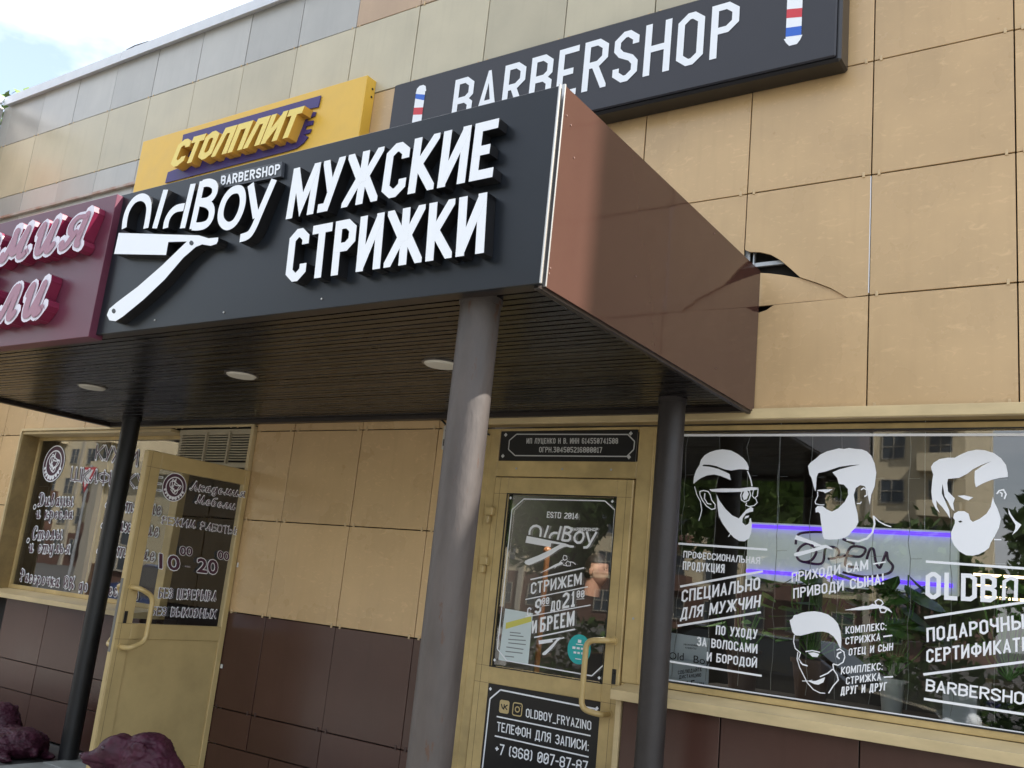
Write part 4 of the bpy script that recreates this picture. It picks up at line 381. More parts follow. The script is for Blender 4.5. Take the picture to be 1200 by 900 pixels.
X_ = .62
LC = {
'а': (.85, [P_((.78, .48), (.5, X_), (.15, .48), (.03, .22), (.2, .02), (.5, .1), (.76, .42)), P_((.82, X_), (.73, .18), (.82, .0), (1, .10))]),
'и': (.98, [P_((.0, .48), (.12, X_), (.15, .18), (.3, .0), (.5, .1), (.70, .45)), P_((.76, X_), (.70, .15), (.82, .0), (1, .12))]),
'в': (.8, [P_((.15, .35), (.25, .7), (.5, 1.0), (.65, .86), (.45, .6), (.2, .45)), P_((.2, .5), (.13, .15), (.4, .0), (.75, .15), (.75, .42), (.5, .52), (.25, .42))]),
'н': (.98, [P_((.14, X_), (.08, 0)), P_((.12, .3), (.8, .33)), P_((.87, X_), (.80, .12), (.9, 0), (1, .08))]),
'ы': (1.2, [P_((.12, X_), (.08, .15), (.25, .0), (.5, .12), (.5, .33), (.12, .35)), P_((.87, X_), (.82, .12), (.9, 0), (1, .08))]),
'к': (.92, [P_((.14, X_), (.08, 0)), P_((.9, .56), (.7, .6), (.2, .3)), P_((.35, .38), (.6, .08), (.8, 0), (.98, .1))]),
'р': (.92, [P_((.02, .5), (.18, X_), (.06, -.32)), P_((.14, .4), (.45, X_), (.8, .5), (.85, .25), (.6, .02), (.18, .1))]),
'е': (.78, [P_((.1, .28), (.6, .34), (.78, .5), (.5, X_), (.2, .5), (.05, .22), (.28, .0), (.6, .03), (.88, .2))]),
'с': (.78, [P_((.80, .48), (.6, X_), (.25, .52), (.05, .22), (.28, 0), (.6, .03), (.85, .2))]),
'л': (.95, [P_((.0, .12), (.1, .0), (.25, .12), (.52, X_), (.76, X_), (.70, .15), (.82, 0), (1, .1))]),
'т': (1.35, [P_((.03, .5), (.12, X_), (.08, 0)), P_((.12, .35), (.3, .6), (.48, .55), (.44, 0)), P_((.47, .35), (.65, .6), (.85, .55), (.80, .1), (.9, 0), (1, .1))]),
'п': (.98, [P_((.03, .5), (.15, X_), (.10, 0)), P_((.14, .3), (.4, .6), (.75, .55), (.70, .12), (.82, 0), (1, .1))]),
'о': (.82, [C_((.55, X_), (.18, .5), (.06, .22), (.32, 0), (.72, .12), (.88, .42))]),
'у': (.92, [P_((.03, .5), (.15, X_), (.18, .2), (.35, .05), (.55, .15), (.77, .5)), P_((.83, X_), (.70, 0), (.5, -.28), (.2, -.3), (.1, -.18))]),
'ь': (.82, [P_((.12, X_), (.08, .15), (.3, .0), (.7, .1), (.75, .3), (.5, .38), (.12, .33))]),
'я': (.95, [P_((.95, X_), (.85, .1), (.98, 0)), P_((.92, .6), (.5, X_), (.25, .48), (.38, .30), (.84, .28)), P_((.58, .28), (.32, .05), (.12, 0), (.0, .10))]),
'ц': (1.0, [P_((.0, .48), (.12, X_), (.15, .18), (.3, .0), (.5, .1), (.70, .45)), P_((.76, X_), (.70, .15), (.82, .0), (.95, .02), (.92, -.2), (.8, -.22))]),
'ч': (.88, [P_((.03, .5), (.15, X_), (.15, .35), (.4, .25), (.77, .35)), P_((.85, X_), (.77, .12), (.88, 0), (1, .1))]),
'г': (.62, [P_((.05, .5), (.3, X_), (.75, .54), (.35, .3), (.3, .08), (.6, 0), (.9, .1))]),
'д': (.92, [P_((.78, .48), (.5, X_), (.15, .48), (.03, .22), (.2, .02), (.5, .1), (.76, .42)), P_((.85, X_), (.72, -.08), (.45, -.32), (.12, -.22))]),
'ж': (1.35, [P_((.52, X_), (.48, 0)), P_((.0, .58), (.18, .6), (.42, .31), (.15, .02), (0, .04)), P_((1, .58), (.82, .6), (.56, .31), (.82, .02), (1, .06))]),
'х': (.92, [P_((.0, .5), (.14, X_), (.45, .3), (.82, .0), (1, .1)), P_((.95, .56), (.8, X_), (.45, .31), (.1, 0), (0, .08))]),
'м': (1.25, [P_((0, .12), (.08, 0), (.18, .12), (.34, X_)), P_((.30, X_), (.46, .08), (.80, X_)), P_((.80, X_), (.74, .12), (.86, 0), (1, .1))]),
'б': (.85, [P_((.95, 1.0), (.42, .92), (.12, .6), (.05, .22), (.3, 0), (.72, .12), (.82, .42), (.5, .58), (.18, .42))]),
'А': (1.15, [P_((0, .08), (.1, 0), (.28, .2), (.72, 1)), P_((.72, 1), (.78, .1), (.9, 0), (1, .08)), P_((.30, .36), (.80, .36))]),
'М': (1.5, [P_((0, .08), (.08, 0), (.16, .15), (.30, 1)), P_((.30, 1), (.46, .12), (.80, 1)), P_((.80, 1), (.78, .12), (.88, 0), (1, .1))]),
'С': (1, [P_((.95, .8), (.9, .98), (.55, 1), (.15, .75), (.03, .35), (.25, .02), (.6, .0), (.95, .22))]),
'Р': (1, [P_((.25, 1), (.18, .4), (.2, 0), (.0, .08)), P_((.0, .75), (.2, .98), (.7, 1), (.98, .8), (.85, .55), (.4, .48))]),
'Д': (1.15, [P_((.3, .95), (.25, .4), (.15, .05), (.0, .05)), P_((.02, .8), (.2, 1), (.7, .98), (.98, .6), (.85, .15), (.5, 0), (.2, .1), (.05, .0))]),
'%': (1.15, [P_((.1, 0), (.9, 1)), C_((.2, .95), (.05, .78), (.2, .6), (.35, .78)), C_((.8, .4), (.65, .22), (.8, .05), (.95, .22))]),
}
def smooth_line(pts, closed=False, k=4):
    if len(pts) < 3: return pts
    out = []; n = len(pts)
    for i in range(n if closed else n-1):
        g = lambda j: Vector(pts[j % n]) if closed else Vector(pts[max(0, min(n-1, j))])
        p0, p1, p2, p3 = g(i-1), g(i), g(i+1), g(i+2)
        for s in range(k):
            t = s/k; out.append(tuple(.5*((2*p1)+(-p0+p2)*t+(2*p0-5*p1+4*p2-p3)*t*t+(-p0+3*p1-3*p2+p3)*t**3)))
    if not closed: out.append(tuple(pts[-1]))
    return out
def nib_mb(sp, t=.13, grow=0, depth=0, push=0, split=False, side=1, gapf=.55):
    """broad pen italic: down strokes thick, cross strokes thin; grow widens every stroke for an outline"""
    BL, U, V, nrm, A = text_frame(sp); s = sp[0]; n = len(s); gap = t*gapf
    tab = [LC.get(ch) or GL[ch] for ch in s]; k = (A-gap*(n-1))/sum(w_ for w_, _ in tab); x = 0; mb = MB(); res = []; e = 0
    f3 = lambda u, v, d: BL+U*u+V*v+nrm*(push+d)
    for ch, (wr, pls) in zip(s, tab):
        W = wr*k
        if split: mb = MB()
        for kind, pts in pls:
            q = [(x+t/2+px*max(W-t, .01), py*(1-t)+t/2) for px, py in pts]
            sm = smooth_line(q, kind == 'c', 4) if (ch in LC) else q; m_ = len(sm); P = [Vector(p) for p in sm]
            if grow and kind == 'o':
                P[0] = P[0]+(P[0]-P[1]).normalized()*grow*.9; P[-1] = P[-1]+(P[-1]-P[-2]).normalized()*grow*.9
            Ls = []; Rs = []
            for i in range(m_):
                a = P[i-1] if (i > 0 or kind == 'c') else P[i]; b = P[(i+1) % m_] if (i < m_-1 or kind == 'c') else P[i]
                d = (b-a).normalized(); nn = Vector((-d.y, d.x)); wdt = t*(.42+.58*abs(d.y))+2*grow
                Ls.append(P[i]+nn*wdt/2); Rs.append(P[i]-nn*wdt/2)
            e += 1; off = 0
            for i in range(m_ if kind == 'c' else m_-1):
                e += 1; off = (e % 130)*.00002; j = (i+1) % m_; mb.prism([tuple(Rs[i]), tuple(Rs[j]), tuple(Ls[j]), tuple(Ls[i])], f3, off-depth if depth else off, off, 0, side if depth else 0)
            if True:
                for i in range(m_):
                    e += 1; off = (e % 130)*.00002; rr = (Ls[i]-Rs[i]).length/2*.985; mb.prism([(P[i].x+rr*math.cos(a*math.pi/4), P[i].y+rr*math.sin(a*math.pi/4)) for a in range(8)], f3, (off+.00001-depth) if depth else off+.00001, off+.00001, 0, side if depth else 0)
        if split: res.append((ch, mb))
        x += W+gap
    return res if split else mb

def strokes_mb(items, to3, d0, d1, mb=None, only=None):
    """traced outlines: ['p',pts] filled, ['s',pts,w] open stroke, ['c',pts,w] closed stroke"""
    mb = mb or MB(); i = 0
    for it in items:
        i += 1; e = i*.00006 if abs(d1-d0) < 1e-6 else i*.0003
        if it[0] == 'p': mb.prism(it[1], to3, d0 if d0 != d1 else d1+e, d1+e, 0, 1)
        elif it[0] in 'sc':
            for q in stroke_quads(it[1], it[0] == 'c', it[2]): mb.prism(q, to3, d0 if d0 != d1 else d1+e, d1+e, 0, 1)
    return mb

# ================================================================== GROUND
PAV = mat('grey_paving', (.26, .255, .24), .8, noise_amt=.3, nscale=6, bump=.2)
gm = MB(); gm.box(-400, 400, -400, 400, -1.0, -.004); g = gm.build('ground', mat('asphalt', (.075, .073, .07), .9, noise_amt=.3, nscale=20)); tag(g, kind='structure')
pv = MB(); pv.box(-40, 20, -5.2, .3, -.3, .0); p = pv.build('pavement', mat('pavement_slabs', (.27, .26, .235), .85, noise_amt=.25, nscale=5)); tag(p, kind='structure')
kb = MB(); kb.bbox(-40, 20, -5.35, -5.2, -.3, .06, .01); k = kb.build('kerb', PAV); tag(k, kind='structure')
pf = MB(); pf.box(-9.7, -6.16, -2.1, .3, -.2, .165); pf.box(-6.16, -1.0, -2.1, .3, -.2, .172); o = pf.build('porch', mat('porch_concrete', (.09, .085, .078), .8, noise_amt=.4, nscale=6)); tag(o, kind='structure')
TILE = mat('pale_porch_tile', (.33, .35, .33), .45, noise_amt=.25, nscale=7, bump=.1)
tm = {}
cnt = 0
for i in range(8):
    for j in range(5):
        x0 = -6.16+i*.4; y0 = -.02-(j+1)*.4
        q = MB(); q.bbox(-.197, .197, -.197, .197, -.012, 0, .003)
        me = tm.setdefault('t', q.mesh('tile', TILE)); link('tile', me, o, (x0+.2, y0+.2, .182+random.uniform(-.001, .001)))

# ================================================================== SHOP BUILDING
shop = thing('shop_building', (-4, 0, 0), 'single storey shop building clad in tan, grey and brown sheets with gold frames', 'building')
ROWS = [(.18, .457), (.457, .671), (.671, 1.264), (1.264, 1.862), (1.862, 2.459), (2.459, 3.049), (3.049, 3.646), (3.646, 4.244), (4.244, 4.846), (4.846, 5.439), (5.439, 5.905)]
XJ = [-.48-.6055*k for k in range(-4, 17)]
GAP = .006
pmesh = {}
def put_panel(x0, x1, z0, z1, M, tilt=True):
    if x1-x0 < .03 or z1-z0 < .02: return
    wd, ht = round(x1-x0-GAP, 4), round(z1-z0-GAP, 4); key = (wd, ht, M.name)
    if key not in pmesh:
        q = MB(); q.bbox(-wd/2, wd/2, 0, .012, -ht/2, ht/2, .0015); pmesh[key] = q.mesh('wall_panel', M)
    o = link('wall_panel', pmesh[key], shop, ((x0+x1)/2, random.uniform(-.0012, .0012), (z0+z1)/2))
    o.rotation_euler = (R(random.uniform(-.18, .18)), 0, R(random.uniform(-.22, .22)))
    return o
OPEN = [(-8.035, -5.085, .18, 2.497), (-3.335, 2.2, .18, 2.527)]
def pm(xc, zc):
    if zc < 1.264: return BROWN
    if zc > 5.439: return GREY if xc < -4.72 else panelC
    if zc > 4.846: return KHAKI
    if zc > 4.244: return GREY if xc < -5.9 else TAN
    if zc > 3.646: return GREY if xc < -6.5 else TAN
    return TAN
panelC = panel_mat('sand_panel', (.50, .34, .21), .08, .3)
clips = MB(); clips_b = MB()
for ri, (z0, z1) in enumerate(ROWS):
    for i in range(len(XJ)-1):
        x1, x0 = XJ[i], XJ[i+1]
        x0 = max(x0, -9.73)
        if x1 < -9.73: continue
        if ri in (0, 1): 
            x0 += .21 if ri == 0 else 0; x1 += .21 if ri == 0 else 0
        segs = [(x0, x1, z0, z1)]
        for (a, b, c, d) in OPEN:
            ns = []
            for (p0, p1, q0, q1) in segs:
                if p1 <= a or p0 >= b or q1 <= c or q0 >= d: ns.append((p0, p1, q0, q1)); continue
                if p0 < a: ns.append((p0, a, q0, q1))
                if p1 > b: ns.append((b, p1, q0, q1))
                m0, m1 = max(p0, a), min(p1, b)
                if q1 > d: ns.append((m0, m1, d, q1))
                if q0 < c: ns.append((m0, m1, q0, c))
            segs = ns
        for (p0, p1, q0, q1) in segs:
            if abs(p0+1.691) < .01 and (ri in (5, 6)): continue     # the broken sheets beside the canopy
            put_panel(p0, p1, q0, q1, pm((p0+p1)/2, (q0+q1)/2))
            if q1-q0 > .3 and not (p1 < -4.0 and q0 > 2.5) :
                for cx in (p0+.035, p1-.035):
                    for cz in (q0+.004,):
                        (clips_b if q1 < 1.27 else clips).bbox(cx-.006, cx+.006, -.005, .004, cz-.012, cz+.014, .001)
            elif q1-q0 > .3:
                for cx in (p0+.035, p1-.035): clips.bbox(cx-.005, cx+.005, -.004, .004, q0-.008, q0+.01, .001)
clips_b.build('panel_clips', mat('brown_clip', (.06, .032, .026), .4), shop, kind='stuff')
clips.build('panel_clips', mat('clip_paint', (.55, .40, .22), .4), shop, kind='stuff')
# brown sheets under the barber shop window and under the furniture window
for i in range(6):
    x1 = -.48-.6055*(i-2); x0 = x1-.6055
    x0 = max(x0, -2.185)
    if x1 <= -2.185: continue
    for (z0, z1) in ((.18, .457), (.457, .671), (.671, 1.122)): put_panel(x0, x1, z0, z1, BROWN)
for i in range(12, 8, -1):
    x1 = -.48-.6055*(i-1); x0 = x1-.6055; x0 = max(x0, -8.035); x1 = min(x1, -5.99)
    if x1 <= x0: continue
    for (z0, z1) in ((.18, .457), (.457, .671), (.671, 1.135)): put_panel(x0, x1, z0, z1, BROWN)
# the broken sheets: an arc is missing where the canopy side meets the wall
f0 = XZ(0)
upper = [(-1.688, 3.643), (-1.688, 3.346)] + [tuple(p) for p in HOLE['up'][1:]] + [(-1.0885, 3.052), (-1.0885, 3.643)]
q = MB(); q.prism(upper, f0, -.012, 0); q.build('wall_panel', TAN, shop, (-1.39, 0, 3.35), label='tan wall sheet with an arc broken out of its lower corner')
piece = [(-1.712, 3.0462)] + [tuple(p) for p in HOLE['base'][1:]] + [tuple(p) for p in reversed(HOLE['up'][6:-1])] + [tuple(p) for p in reversed(HOLE['lowtop'][:-1])]
q = MB(); q.prism([(x, z+(.0022 if i < 4 else -.0018)) for i, (x, z) in enumerate(piece)], XZ(.012), -.012, 0); q.build('broken_piece', TAN, shop, (-1.39, 0, 3.1), label='loose broken piece of tan sheet dropped beside the canopy')
lower = [(-1.688, 2.530), (-1.0885, 2.530), (-1.0885, 3.0455), (-1.17, 3.0455)] + [(-1.5295, 3.0425)] + [tuple(p) for p in reversed(HOLE['arc2'][1:-1])] + [(-1.688, 3.025)]
q = MB(); q.prism(lower, f0, -.012, 0); q.build('wall_panel', TAN, shop, (-1.39, 0, 2.8), label='tan wall sheet with a small bite out of its top edge')
q = MB(); q.bbox(-1.75, -1.12, .035, .05, 3.262, 3.285, .002); q.bbox(-1.70, -1.672, .03, .036, 3.0, 3.62, .001); q.bbox(-1.655, -1.648, .026, .05, 3.22, 3.62, .001)
q.build('cladding_rail', STEEL, shop)
q = MB(); q.bbox(-1.0895, -1.0855, -.001, .008, 3.062, 3.64, .0008); q.build('joint_strip', mat('pale_strip', (.72, .72, .74), .35), shop, label='pale strip showing in the open joint between two tan sheets')
# wall core
q = MB()
for (x0, x1, z0, z1) in [(-9.9, -8.035, .0, 5.9), (-8.035, -5.085, 2.50, 5.9), (-8.035, -5.99, 0, 1.13), (-5.085, -3.335, 0, 5.9), (-3.335, 2.2, 2.53, 5.9), (-2.185, 2.2, 0, 1.12), (2.2, 7.0, 0, 5.9)]:
    q.box(x0, x1, .075, .32, z0, z1)
q.build('wall_core', DARKGAP, shop)
q = MB(); q.box(-9.9, 7.0, .33, 12.0, 5.6, 5.75); q.build('roof', mat('roof_felt', (.08, .08, .08), .9), shop)
q = MB(); q.box(6.8, 7.0, .33, 12, 0, 5.6); q.box(-9.9, 7.0, 12, 12.2, 0, 5.9); q.build('outer_wall', KHAKI, shop)
COP = mat('coping_metal', (.62, .64, .68), .35, noise_amt=.1)
q = MB()
x = -9.66
while x < 6:
    x2 = min(x+2.0, 6.0); q.bbox(x, x2-.003, -.05, .36, 5.908, 5.985, .004); q.bbox(x, x2-.003, -.052, -.045, 5.885, 5.91, .001); x = x2
q.build('coping', COP, shop)
q = MB(); q.tube([(-7.62, -.03, 6.0), (-7.5, -.03, 6.012), (-7.3, -.03, 6.0)], .006, 6); q.tube([(-4.9, -.03, 6.0), (-4.82, -.03, 6.02), (-4.75, -.03, 6.0)], .006, 6); q.build('roof_cable', BLACKP, shop)
# left wing that comes forward at the end of the facade
q = MB(); q.box(-14, -9.75, -.9, 0, 0, 5.9); q.build('wing_wall', DARKGAP, shop)
q = MB()
for z0, z1 in ROWS: q.bbox(-14, -9.752, -.915, -.903, z0+.003, z1-.003, .001)
q.build('wing_front', GREY, shop)
for j in range(2):
    for ri, (z0, z1) in enumerate(ROWS):
        y1 = -.0-j*.45; y0 = y1-.45; M = BROWN if z1 < 1.3 else (GREY if ri in (8, 10) else (KHAKI if ri == 9 else TAN))
        key = ('wing', round(z1-z0, 3), M.name)
        if key not in pmesh:
            qq = MB(); ht = z1-z0-GAP; qq.bbox(-.012, 0, -.222, .222, -ht/2, ht/2, .0015); pmesh[key] = qq.mesh('wall_panel', M)
        link('wall_panel', pmesh[key], shop, (-9.735, (y0+y1)/2, (z0+z1)/2))
q = MB(); q.bbox(-14, -9.66, -.96, -.053, 5.908, 5.985, .004); q.build('coping', COP, shop)
q = MB(); q.bbox(-9.733, -9.72, -.8, -.5, 4.5, 5.55, .003); q.build('orange_reflection_panel', mat('orange_red_paint', (.55, .12, .05), .4), shop, label='orange red panel on the side of the wing')  # unseen panel, there for its orange reflection in the glossy wall sheets
# added unseen block behind the shop; casts the shadow edge on the canopy side
q = MB(); q.box(1.5, 6.26, 2.55, 9, 5.0, 13.3); q.build('shadow_block', KHAKI, shop)
# stained flashing strip above the left sign
q = MB(); q.bbox(-9.7, -7.05, -.035, -.003, 4.598, 4.622, .002); q.build('flashing', mat('rusty_flashing', (.42, .40, .38), .5, noise_amt=.5, nscale=5, col2=(.30, .13, .07)), shop, label='thin rust stained flashing strip')
# interior
INT = mat('interior_paint', (.10, .095, .09), .8); INF = mat('interior_floor', (.10, .08, .07), .5)
q = MB(); q.box(-9.7, 5.8, .33, 6, .0, .17, 0); q.box(-9.7, 5.8, 6, 6.1, 0, 3.0, 1); q.box(-9.7, 5.8, .33, 6.1, 2.9, 3.0, 1); q.box(-4.35, -4.25, .33, 6, .17, 2.9, 1); q.box(-9.75, -9.7, .33, 6, 0, 3, 1); q.box(5.75, 5.8, .34, 6, 0, 3, 1)
q.build('interior_room', [INF, INT], shop)

# trims around the openings
q = MB()
q.bbox(-8.035, -5.10, -.022, -.004, 2.492, 2.512, .002)           # furniture window head flashing
q.bbox(-8.055, -8.035, -.016, .18, 1.14, 2.492, .002)             # left outer edge
q.bbox(-8.035, -6.02, .0, .18, 2.468, 2.4915, .002)               # head reveal
q.build('window_trim', CREAM, shop)
q = MB(); q.box(-8.034, -8.028, 0, .178, 1.17, 2.467); q.build('window_reveal', GOLDD, shop)
q = MB(); q.bbox(-8.06, -5.985, -.075, -.06, 1.128, 1.165, .002); q.add([(-8.06, -.072, 1.1655), (-5.985, -.072, 1.1655), (-5.985, .15, 1.192), (-8.06, .15, 1.192), (-8.06, -.072, 1.13), (-5.985, -.072, 1.13), (-5.985, .15, 1.13), (-8.06, .15, 1.13)], [(0, 1, 2, 3), (4, 7, 6, 5), (1, 5, 6, 2), (0, 3, 7, 4)])
q.build('window_sill', CREAM, shop, label='cream sill under the furniture shop window')
q = MB(); q.bbox(-2.22, 2.3, -.065, -.05, 1.120, 1.166, .002); q.add([(-2.22, -.062, 1.1665), (2.3, -.062, 1.1665), (2.3, .10, 1.190), (-2.22, .10, 1.190), (-2.22, -.062, 1.122), (2.3, -.062, 1.122), (2.3, .10, 1.122), (-2.22, .10, 1.122)], [(0, 1, 2, 3), (4, 7, 6, 5), (1, 5, 6, 2), (0, 3, 7, 4)])
q.build('window_sill', CREAM, shop, label='cream sill under the barber shop window')
q = MB(); q.bbox(-2.215, -2.187, -.012, .10, .18, 1.12, .002); q.build('corner_trim', CREAM, shop)
q = MB(); q.bbox(-3.335, 2.2, -.035, -.003, 2.474, 2.524, .003); q.build('head_flashing', CREAM, shop)
q = MB(); q.box(-3.334, 2.2, -.002, .085, 2.478, 2.484); q.box(-3.334, -3.326, 0, .13, .18, 2.474); q.build('head_reveal', GOLDD, shop)
q = MB(); q.bbox(-5.118, -5.088, -.028, .06, .18, 2.4915, .003); q.build('door_jamb', CREAM, shop)

# ---------------- furniture shop window
wf = MB(); wf.bbox(-8.028, -5.99, .145, .205, 2.440, 2.467, .002); wf.bbox(-8.028, -5.99, .145, .205, 1.193, 1.225, .002); wf.bbox(-8.028, -8.005, .145, .205, 1.225, 2.44, .002); wf.bbox(-6.075, -5.99, .140, .205, .18, 2.467, .002); wf.bbox(-7.0, -6.97, .172, .205, 1.225, 2.44, .002)
win1 = wf.build('furniture_shop_window', GOLD, shop, label='gold framed window lettered in maroon for a furniture shop')
def poster(parent, name, mb, mats, label=None): return mb.build(name, mats, parent, label=label)
q = MB(); q.add([(-8.005, .168, 1.225), (-6.075, .168, 1.225), (-6.075, .168, 2.44), (-8.005, .168, 2.44)], [(0, 1, 2, 3)]); q.build('glass', GLASS1, win1)
q = MB(); q.box(-8.0, -7.93, .172, .18, 1.226, 2.439); q.box(-8.0, -7.78, .172, .18, 2.05, 2.439); q.build('window_film', BLACKV, win1)
def script(parent, sp, fill=MAROONV, line=WHITEV, bold=.012, out=.035, push=0):
    sp = [sp[0].replace('u', 'и').replace('m', 'т').replace('g', 'д')]+sp[1:]
    nib_mb(sp, .125, .06, push=push+.0004, gapf=1.0).build('lettering_outline', line, parent)
    nib_mb(sp, .125, -.004, push=push+.0036, gapf=1.0).build('lettering', fill, parent)
for sp in TEXTS['w1']: script(win1, sp, out=.045, bold=.02)
for c in TEXTS['w1dots']:
    q = MB(); n = 20; q.prism([(c[0]+.024*math.cos(i*2*math.pi/n), c[2]+.024*math.sin(i*2*math.pi/n)) for i in range(n)], XZ(.165), 0, 0); q.prism([(c[0]+.014*math.cos(i*2*math.pi/n), c[2]+.014*math.sin(i*2*math.pi/n)) for i in range(n)], XZ(.1645), 0, 0, 1); q.build('bullet_ring', [WHITEV, BLACKV], win1)
def emblem(parent, c, r, to3, name='emblem'):
    q = MB(); n = 40
    circ = lambda rr: [(c[0]+rr*math.cos(i*2*math.pi/n), c[1]+rr*math.sin(i*2*math.pi/n)) for i in range(n)]
    q.prism(circ(r*1.06), to3, .0006, .0006, 0); q.prism(circ(r), to3, .001, .001, 1); q.prism(circ(r*.78), to3, .0013, .0013, 0); q.prism(circ(r*.70), to3, .0016, .0016, 1)
    items = []
    for k, (ax, bx, ph) in enumerate([(.38, .30, .3), (.30, .42, 1.2), (.42, .22, 2.4), (.2, .5, .6)]):
        pts = []
        for i in range(22):
            t = i/21*math.pi*1.7+ph; pts.append((c[0]+r*(ax*math.cos(t)+.15*math.sin(2*t+k)), c[1]+r*(.06+bx*math.sin(t)+.10*math.cos(3*t))))
        items.append(['s', pts, r*.065])
    for s in (-1, 1):
        for k in range(6):
            an = R(200+k*17) if s < 0 else R(340-k*17); rr = r*.82; items.append(['p', [(c[0]+rr*math.cos(an)+r*.15*math.cos(an+d)*m_, c[1]+rr*math.sin(an)+r*.15*math.sin(an+d)*m_) for d, m_ in ((0, 1), (1.4, .7), (3.1, 1), (-1.4, .7))]])
    q2 = strokes_mb(items, to3, .002, .002); q.v_off = len(q.v); q.add(q2.v, q2.f, 0)
    q.build(name, [WHITEV, MAROONV], parent)
emblem(win1, (TEXTS['em1'][0][0], TEXTS['em1'][0][2]), .148, XZ(.165))

# ---------------- vent grille above the furniture shop door
q = MB(); q.bbox(-5.985, -5.12, .09, .13, 2.225, 2.26, .002); q.bbox(-5.985, -5.12, .05, .13, 2.452, 2.491, .002); q.bbox(-5.985, -5.955, .06, .13, 2.26, 2.452, .002); q.bbox(-5.15, -5.12, .05, .13, 2.26, 2.452, .002)
grille = q.build('vent_grille', mat('grille_cream', (.50, .43, .30), .45, noise_amt=.2), shop)
q = MB(); q.bbox(-.405, .405, -.012, .008, -.004, .004, .001); sm = q.mesh('louvre_slat', MATS['grille_cream'])
for i in range(10):
    o = link('louvre_slat', sm, grille, (-5.553, .06, 2.276+i*.0186)); o.rotation_euler = (R(28), 0, 0)
for x in (-5.80, -5.66, -5.41, -5.30)[1:3] : 
    q = MB(); q.bbox(x-.008, x+.008, .035, .06, 2.245, 2.47, .002); q.build('grille_bar', MATS['grille_cream'], grille)
q = MB(); q.box(-5.96, -5.14, .1, .11, 2.25, 2.46); q.build('grille_back', DARKGAP, grille)

# ---------------- furniture shop door, standing open at a right angle
HX = -5.07
q = MB(); X0, X1 = HX-.045, HX
q.bbox(X0, X1, -.805, -.705, .20, 2.187, .003); q.bbox(X0, X1, -.045, -.005, .20, 2.187, .003); q.bbox(X0, X1, -.705, -.045, 2.088, 2.187, .003); q.bbox(X0, X1, -.705, -.045, 1.075, 1.165, .003); q.bbox(X0, X1, -.705, -.045, .20, .32, .003)
q.bbox(X0+.006, X1-.003, -.8085, -.80, .2, 2.18, .001)
GOLD2 = mat('gold_frame_shaded', (.54, .40, .18), .36, noise_amt=.2, nscale=3)
door1 = q.build('furniture_shop_door', GOLD2, shop, label='open gold framed door lettered with maroon opening hours')
q = MB(); q.bbox(X0+.012, X1-.010, -.705, -.045, .32, 1.075, .002); q.build('lower_panel', GOLD2, door1)
q = MB(); q.add([(HX-.012, -.705, 1.165), (HX-.012, -.045, 1.165), (HX-.012, -.045, 2.088), (HX-.012, -.705, 2.088)], [(0, 1, 2, 3)]); q.build('glass', GLASS1, door1)
hy = PTS['h1T'][1]
def handle(parent, pts, r, name='handle'):
    # smooth the corners
    P = [Vector(p) for p in pts]; out = [P[0]]
    for i in range(1, len(P)-1):
        a, b, c = P[i-1], P[i], P[i+1]; ra = min(.045, (a-b).length*.45, (c-b).length*.45)
        s, e = b+(a-b).normalized()*ra, b+(c-b).normalized()*ra
        for k in range(6): t = k/5; out.append(s.lerp(b, t).lerp(b.lerp(e, t), t))
    out.append(P[-1]); q = MB(); q.tube(out, r, 12)
    for e, f in ((P[0], P[1]), (P[-1], P[-2])):
        d = (f-e).normalized(); q.cyl(e, e+d*.006, r*1.5, n=16)
    return q.build(name, mat('handle_gold', (.55, .40, .17), .3, noise_amt=.1), parent)
handle(door1, [(HX, hy, 1.373), (HX+.085, hy, 1.373), (HX+.085, hy+.10, 1.33), (HX+.085, hy+.10, 1.07), (HX+.085, hy, 1.031), (HX, hy, 1.031)], .0145)
handle(door1, [(X0, hy, 1.373), (X0-.085, hy, 1.373), (X0-.085, hy+.03, 1.33), (X0-.085, hy+.03, 1.07), (X0-.085, hy, 1.031), (X0, hy, 1.031)], .0145)
q = MB(); q.bbox(HX-.001, HX+.003, -.770, -.748, 1.165, 1.235, .001, 0); q.build('lock_plate', BLACKP, door1)
q = MB(); q.bbox(HX-.035, HX-.012, -.8105, -.8088, 1.0, 1.42, .0003); q.build('lock_strip', mat('dull_steel', (.16, .15, .13), .5), door1)
for sp in TEXTS['d1']: script(door1, sp, out=.05, bold=.015, fill=MAROONV)
def bold_digits(parent, sp, r1, r2):
    H = (Vector(sp[3])-Vector(sp[1])).length
    for r, M, ps, nm in ((r2, WHITEV, .0004, 'lettering_outline'), (r1, MAROONV, .002, 'lettering')):
        base = btext_mb(sp); BL, BR, TL = map(Vector, sp[1:4]); U = (BR-BL).normalized(); V = (TL-BL).normalized(); nr = U.cross(V).normalized(); q = MB()
        for k in range(12):
            a = k*math.pi/6; d = (U*math.cos(a)+V*math.sin(a))*r*H+nr*(ps+k*.00003); q.add([v+d for v in base.v], base.f)
        q.add([v+nr*(ps+.0005) for v in base.v], base.f); q.build(nm, M, parent)
for sp in TEXTS['d1n']: bold_digits(door1, sp, .04, .10)
emblem(door1, (TEXTS['em2'][0][1], TEXTS['em2'][0][2]), .083, YZ(-5.066))
q = MB()
for z in (2.088, 1.165, 1.075): q.box(HX-.001, HX+.0006, -.803, -.708, z-.0008, z+.0008)
q.box(HX-.001, HX+.0006, -.7755, -.774, .22, 2.18)
q.build('frame_seam', mat('frame_seam', (.10, .07, .03), .7), door1, kind='stuff')
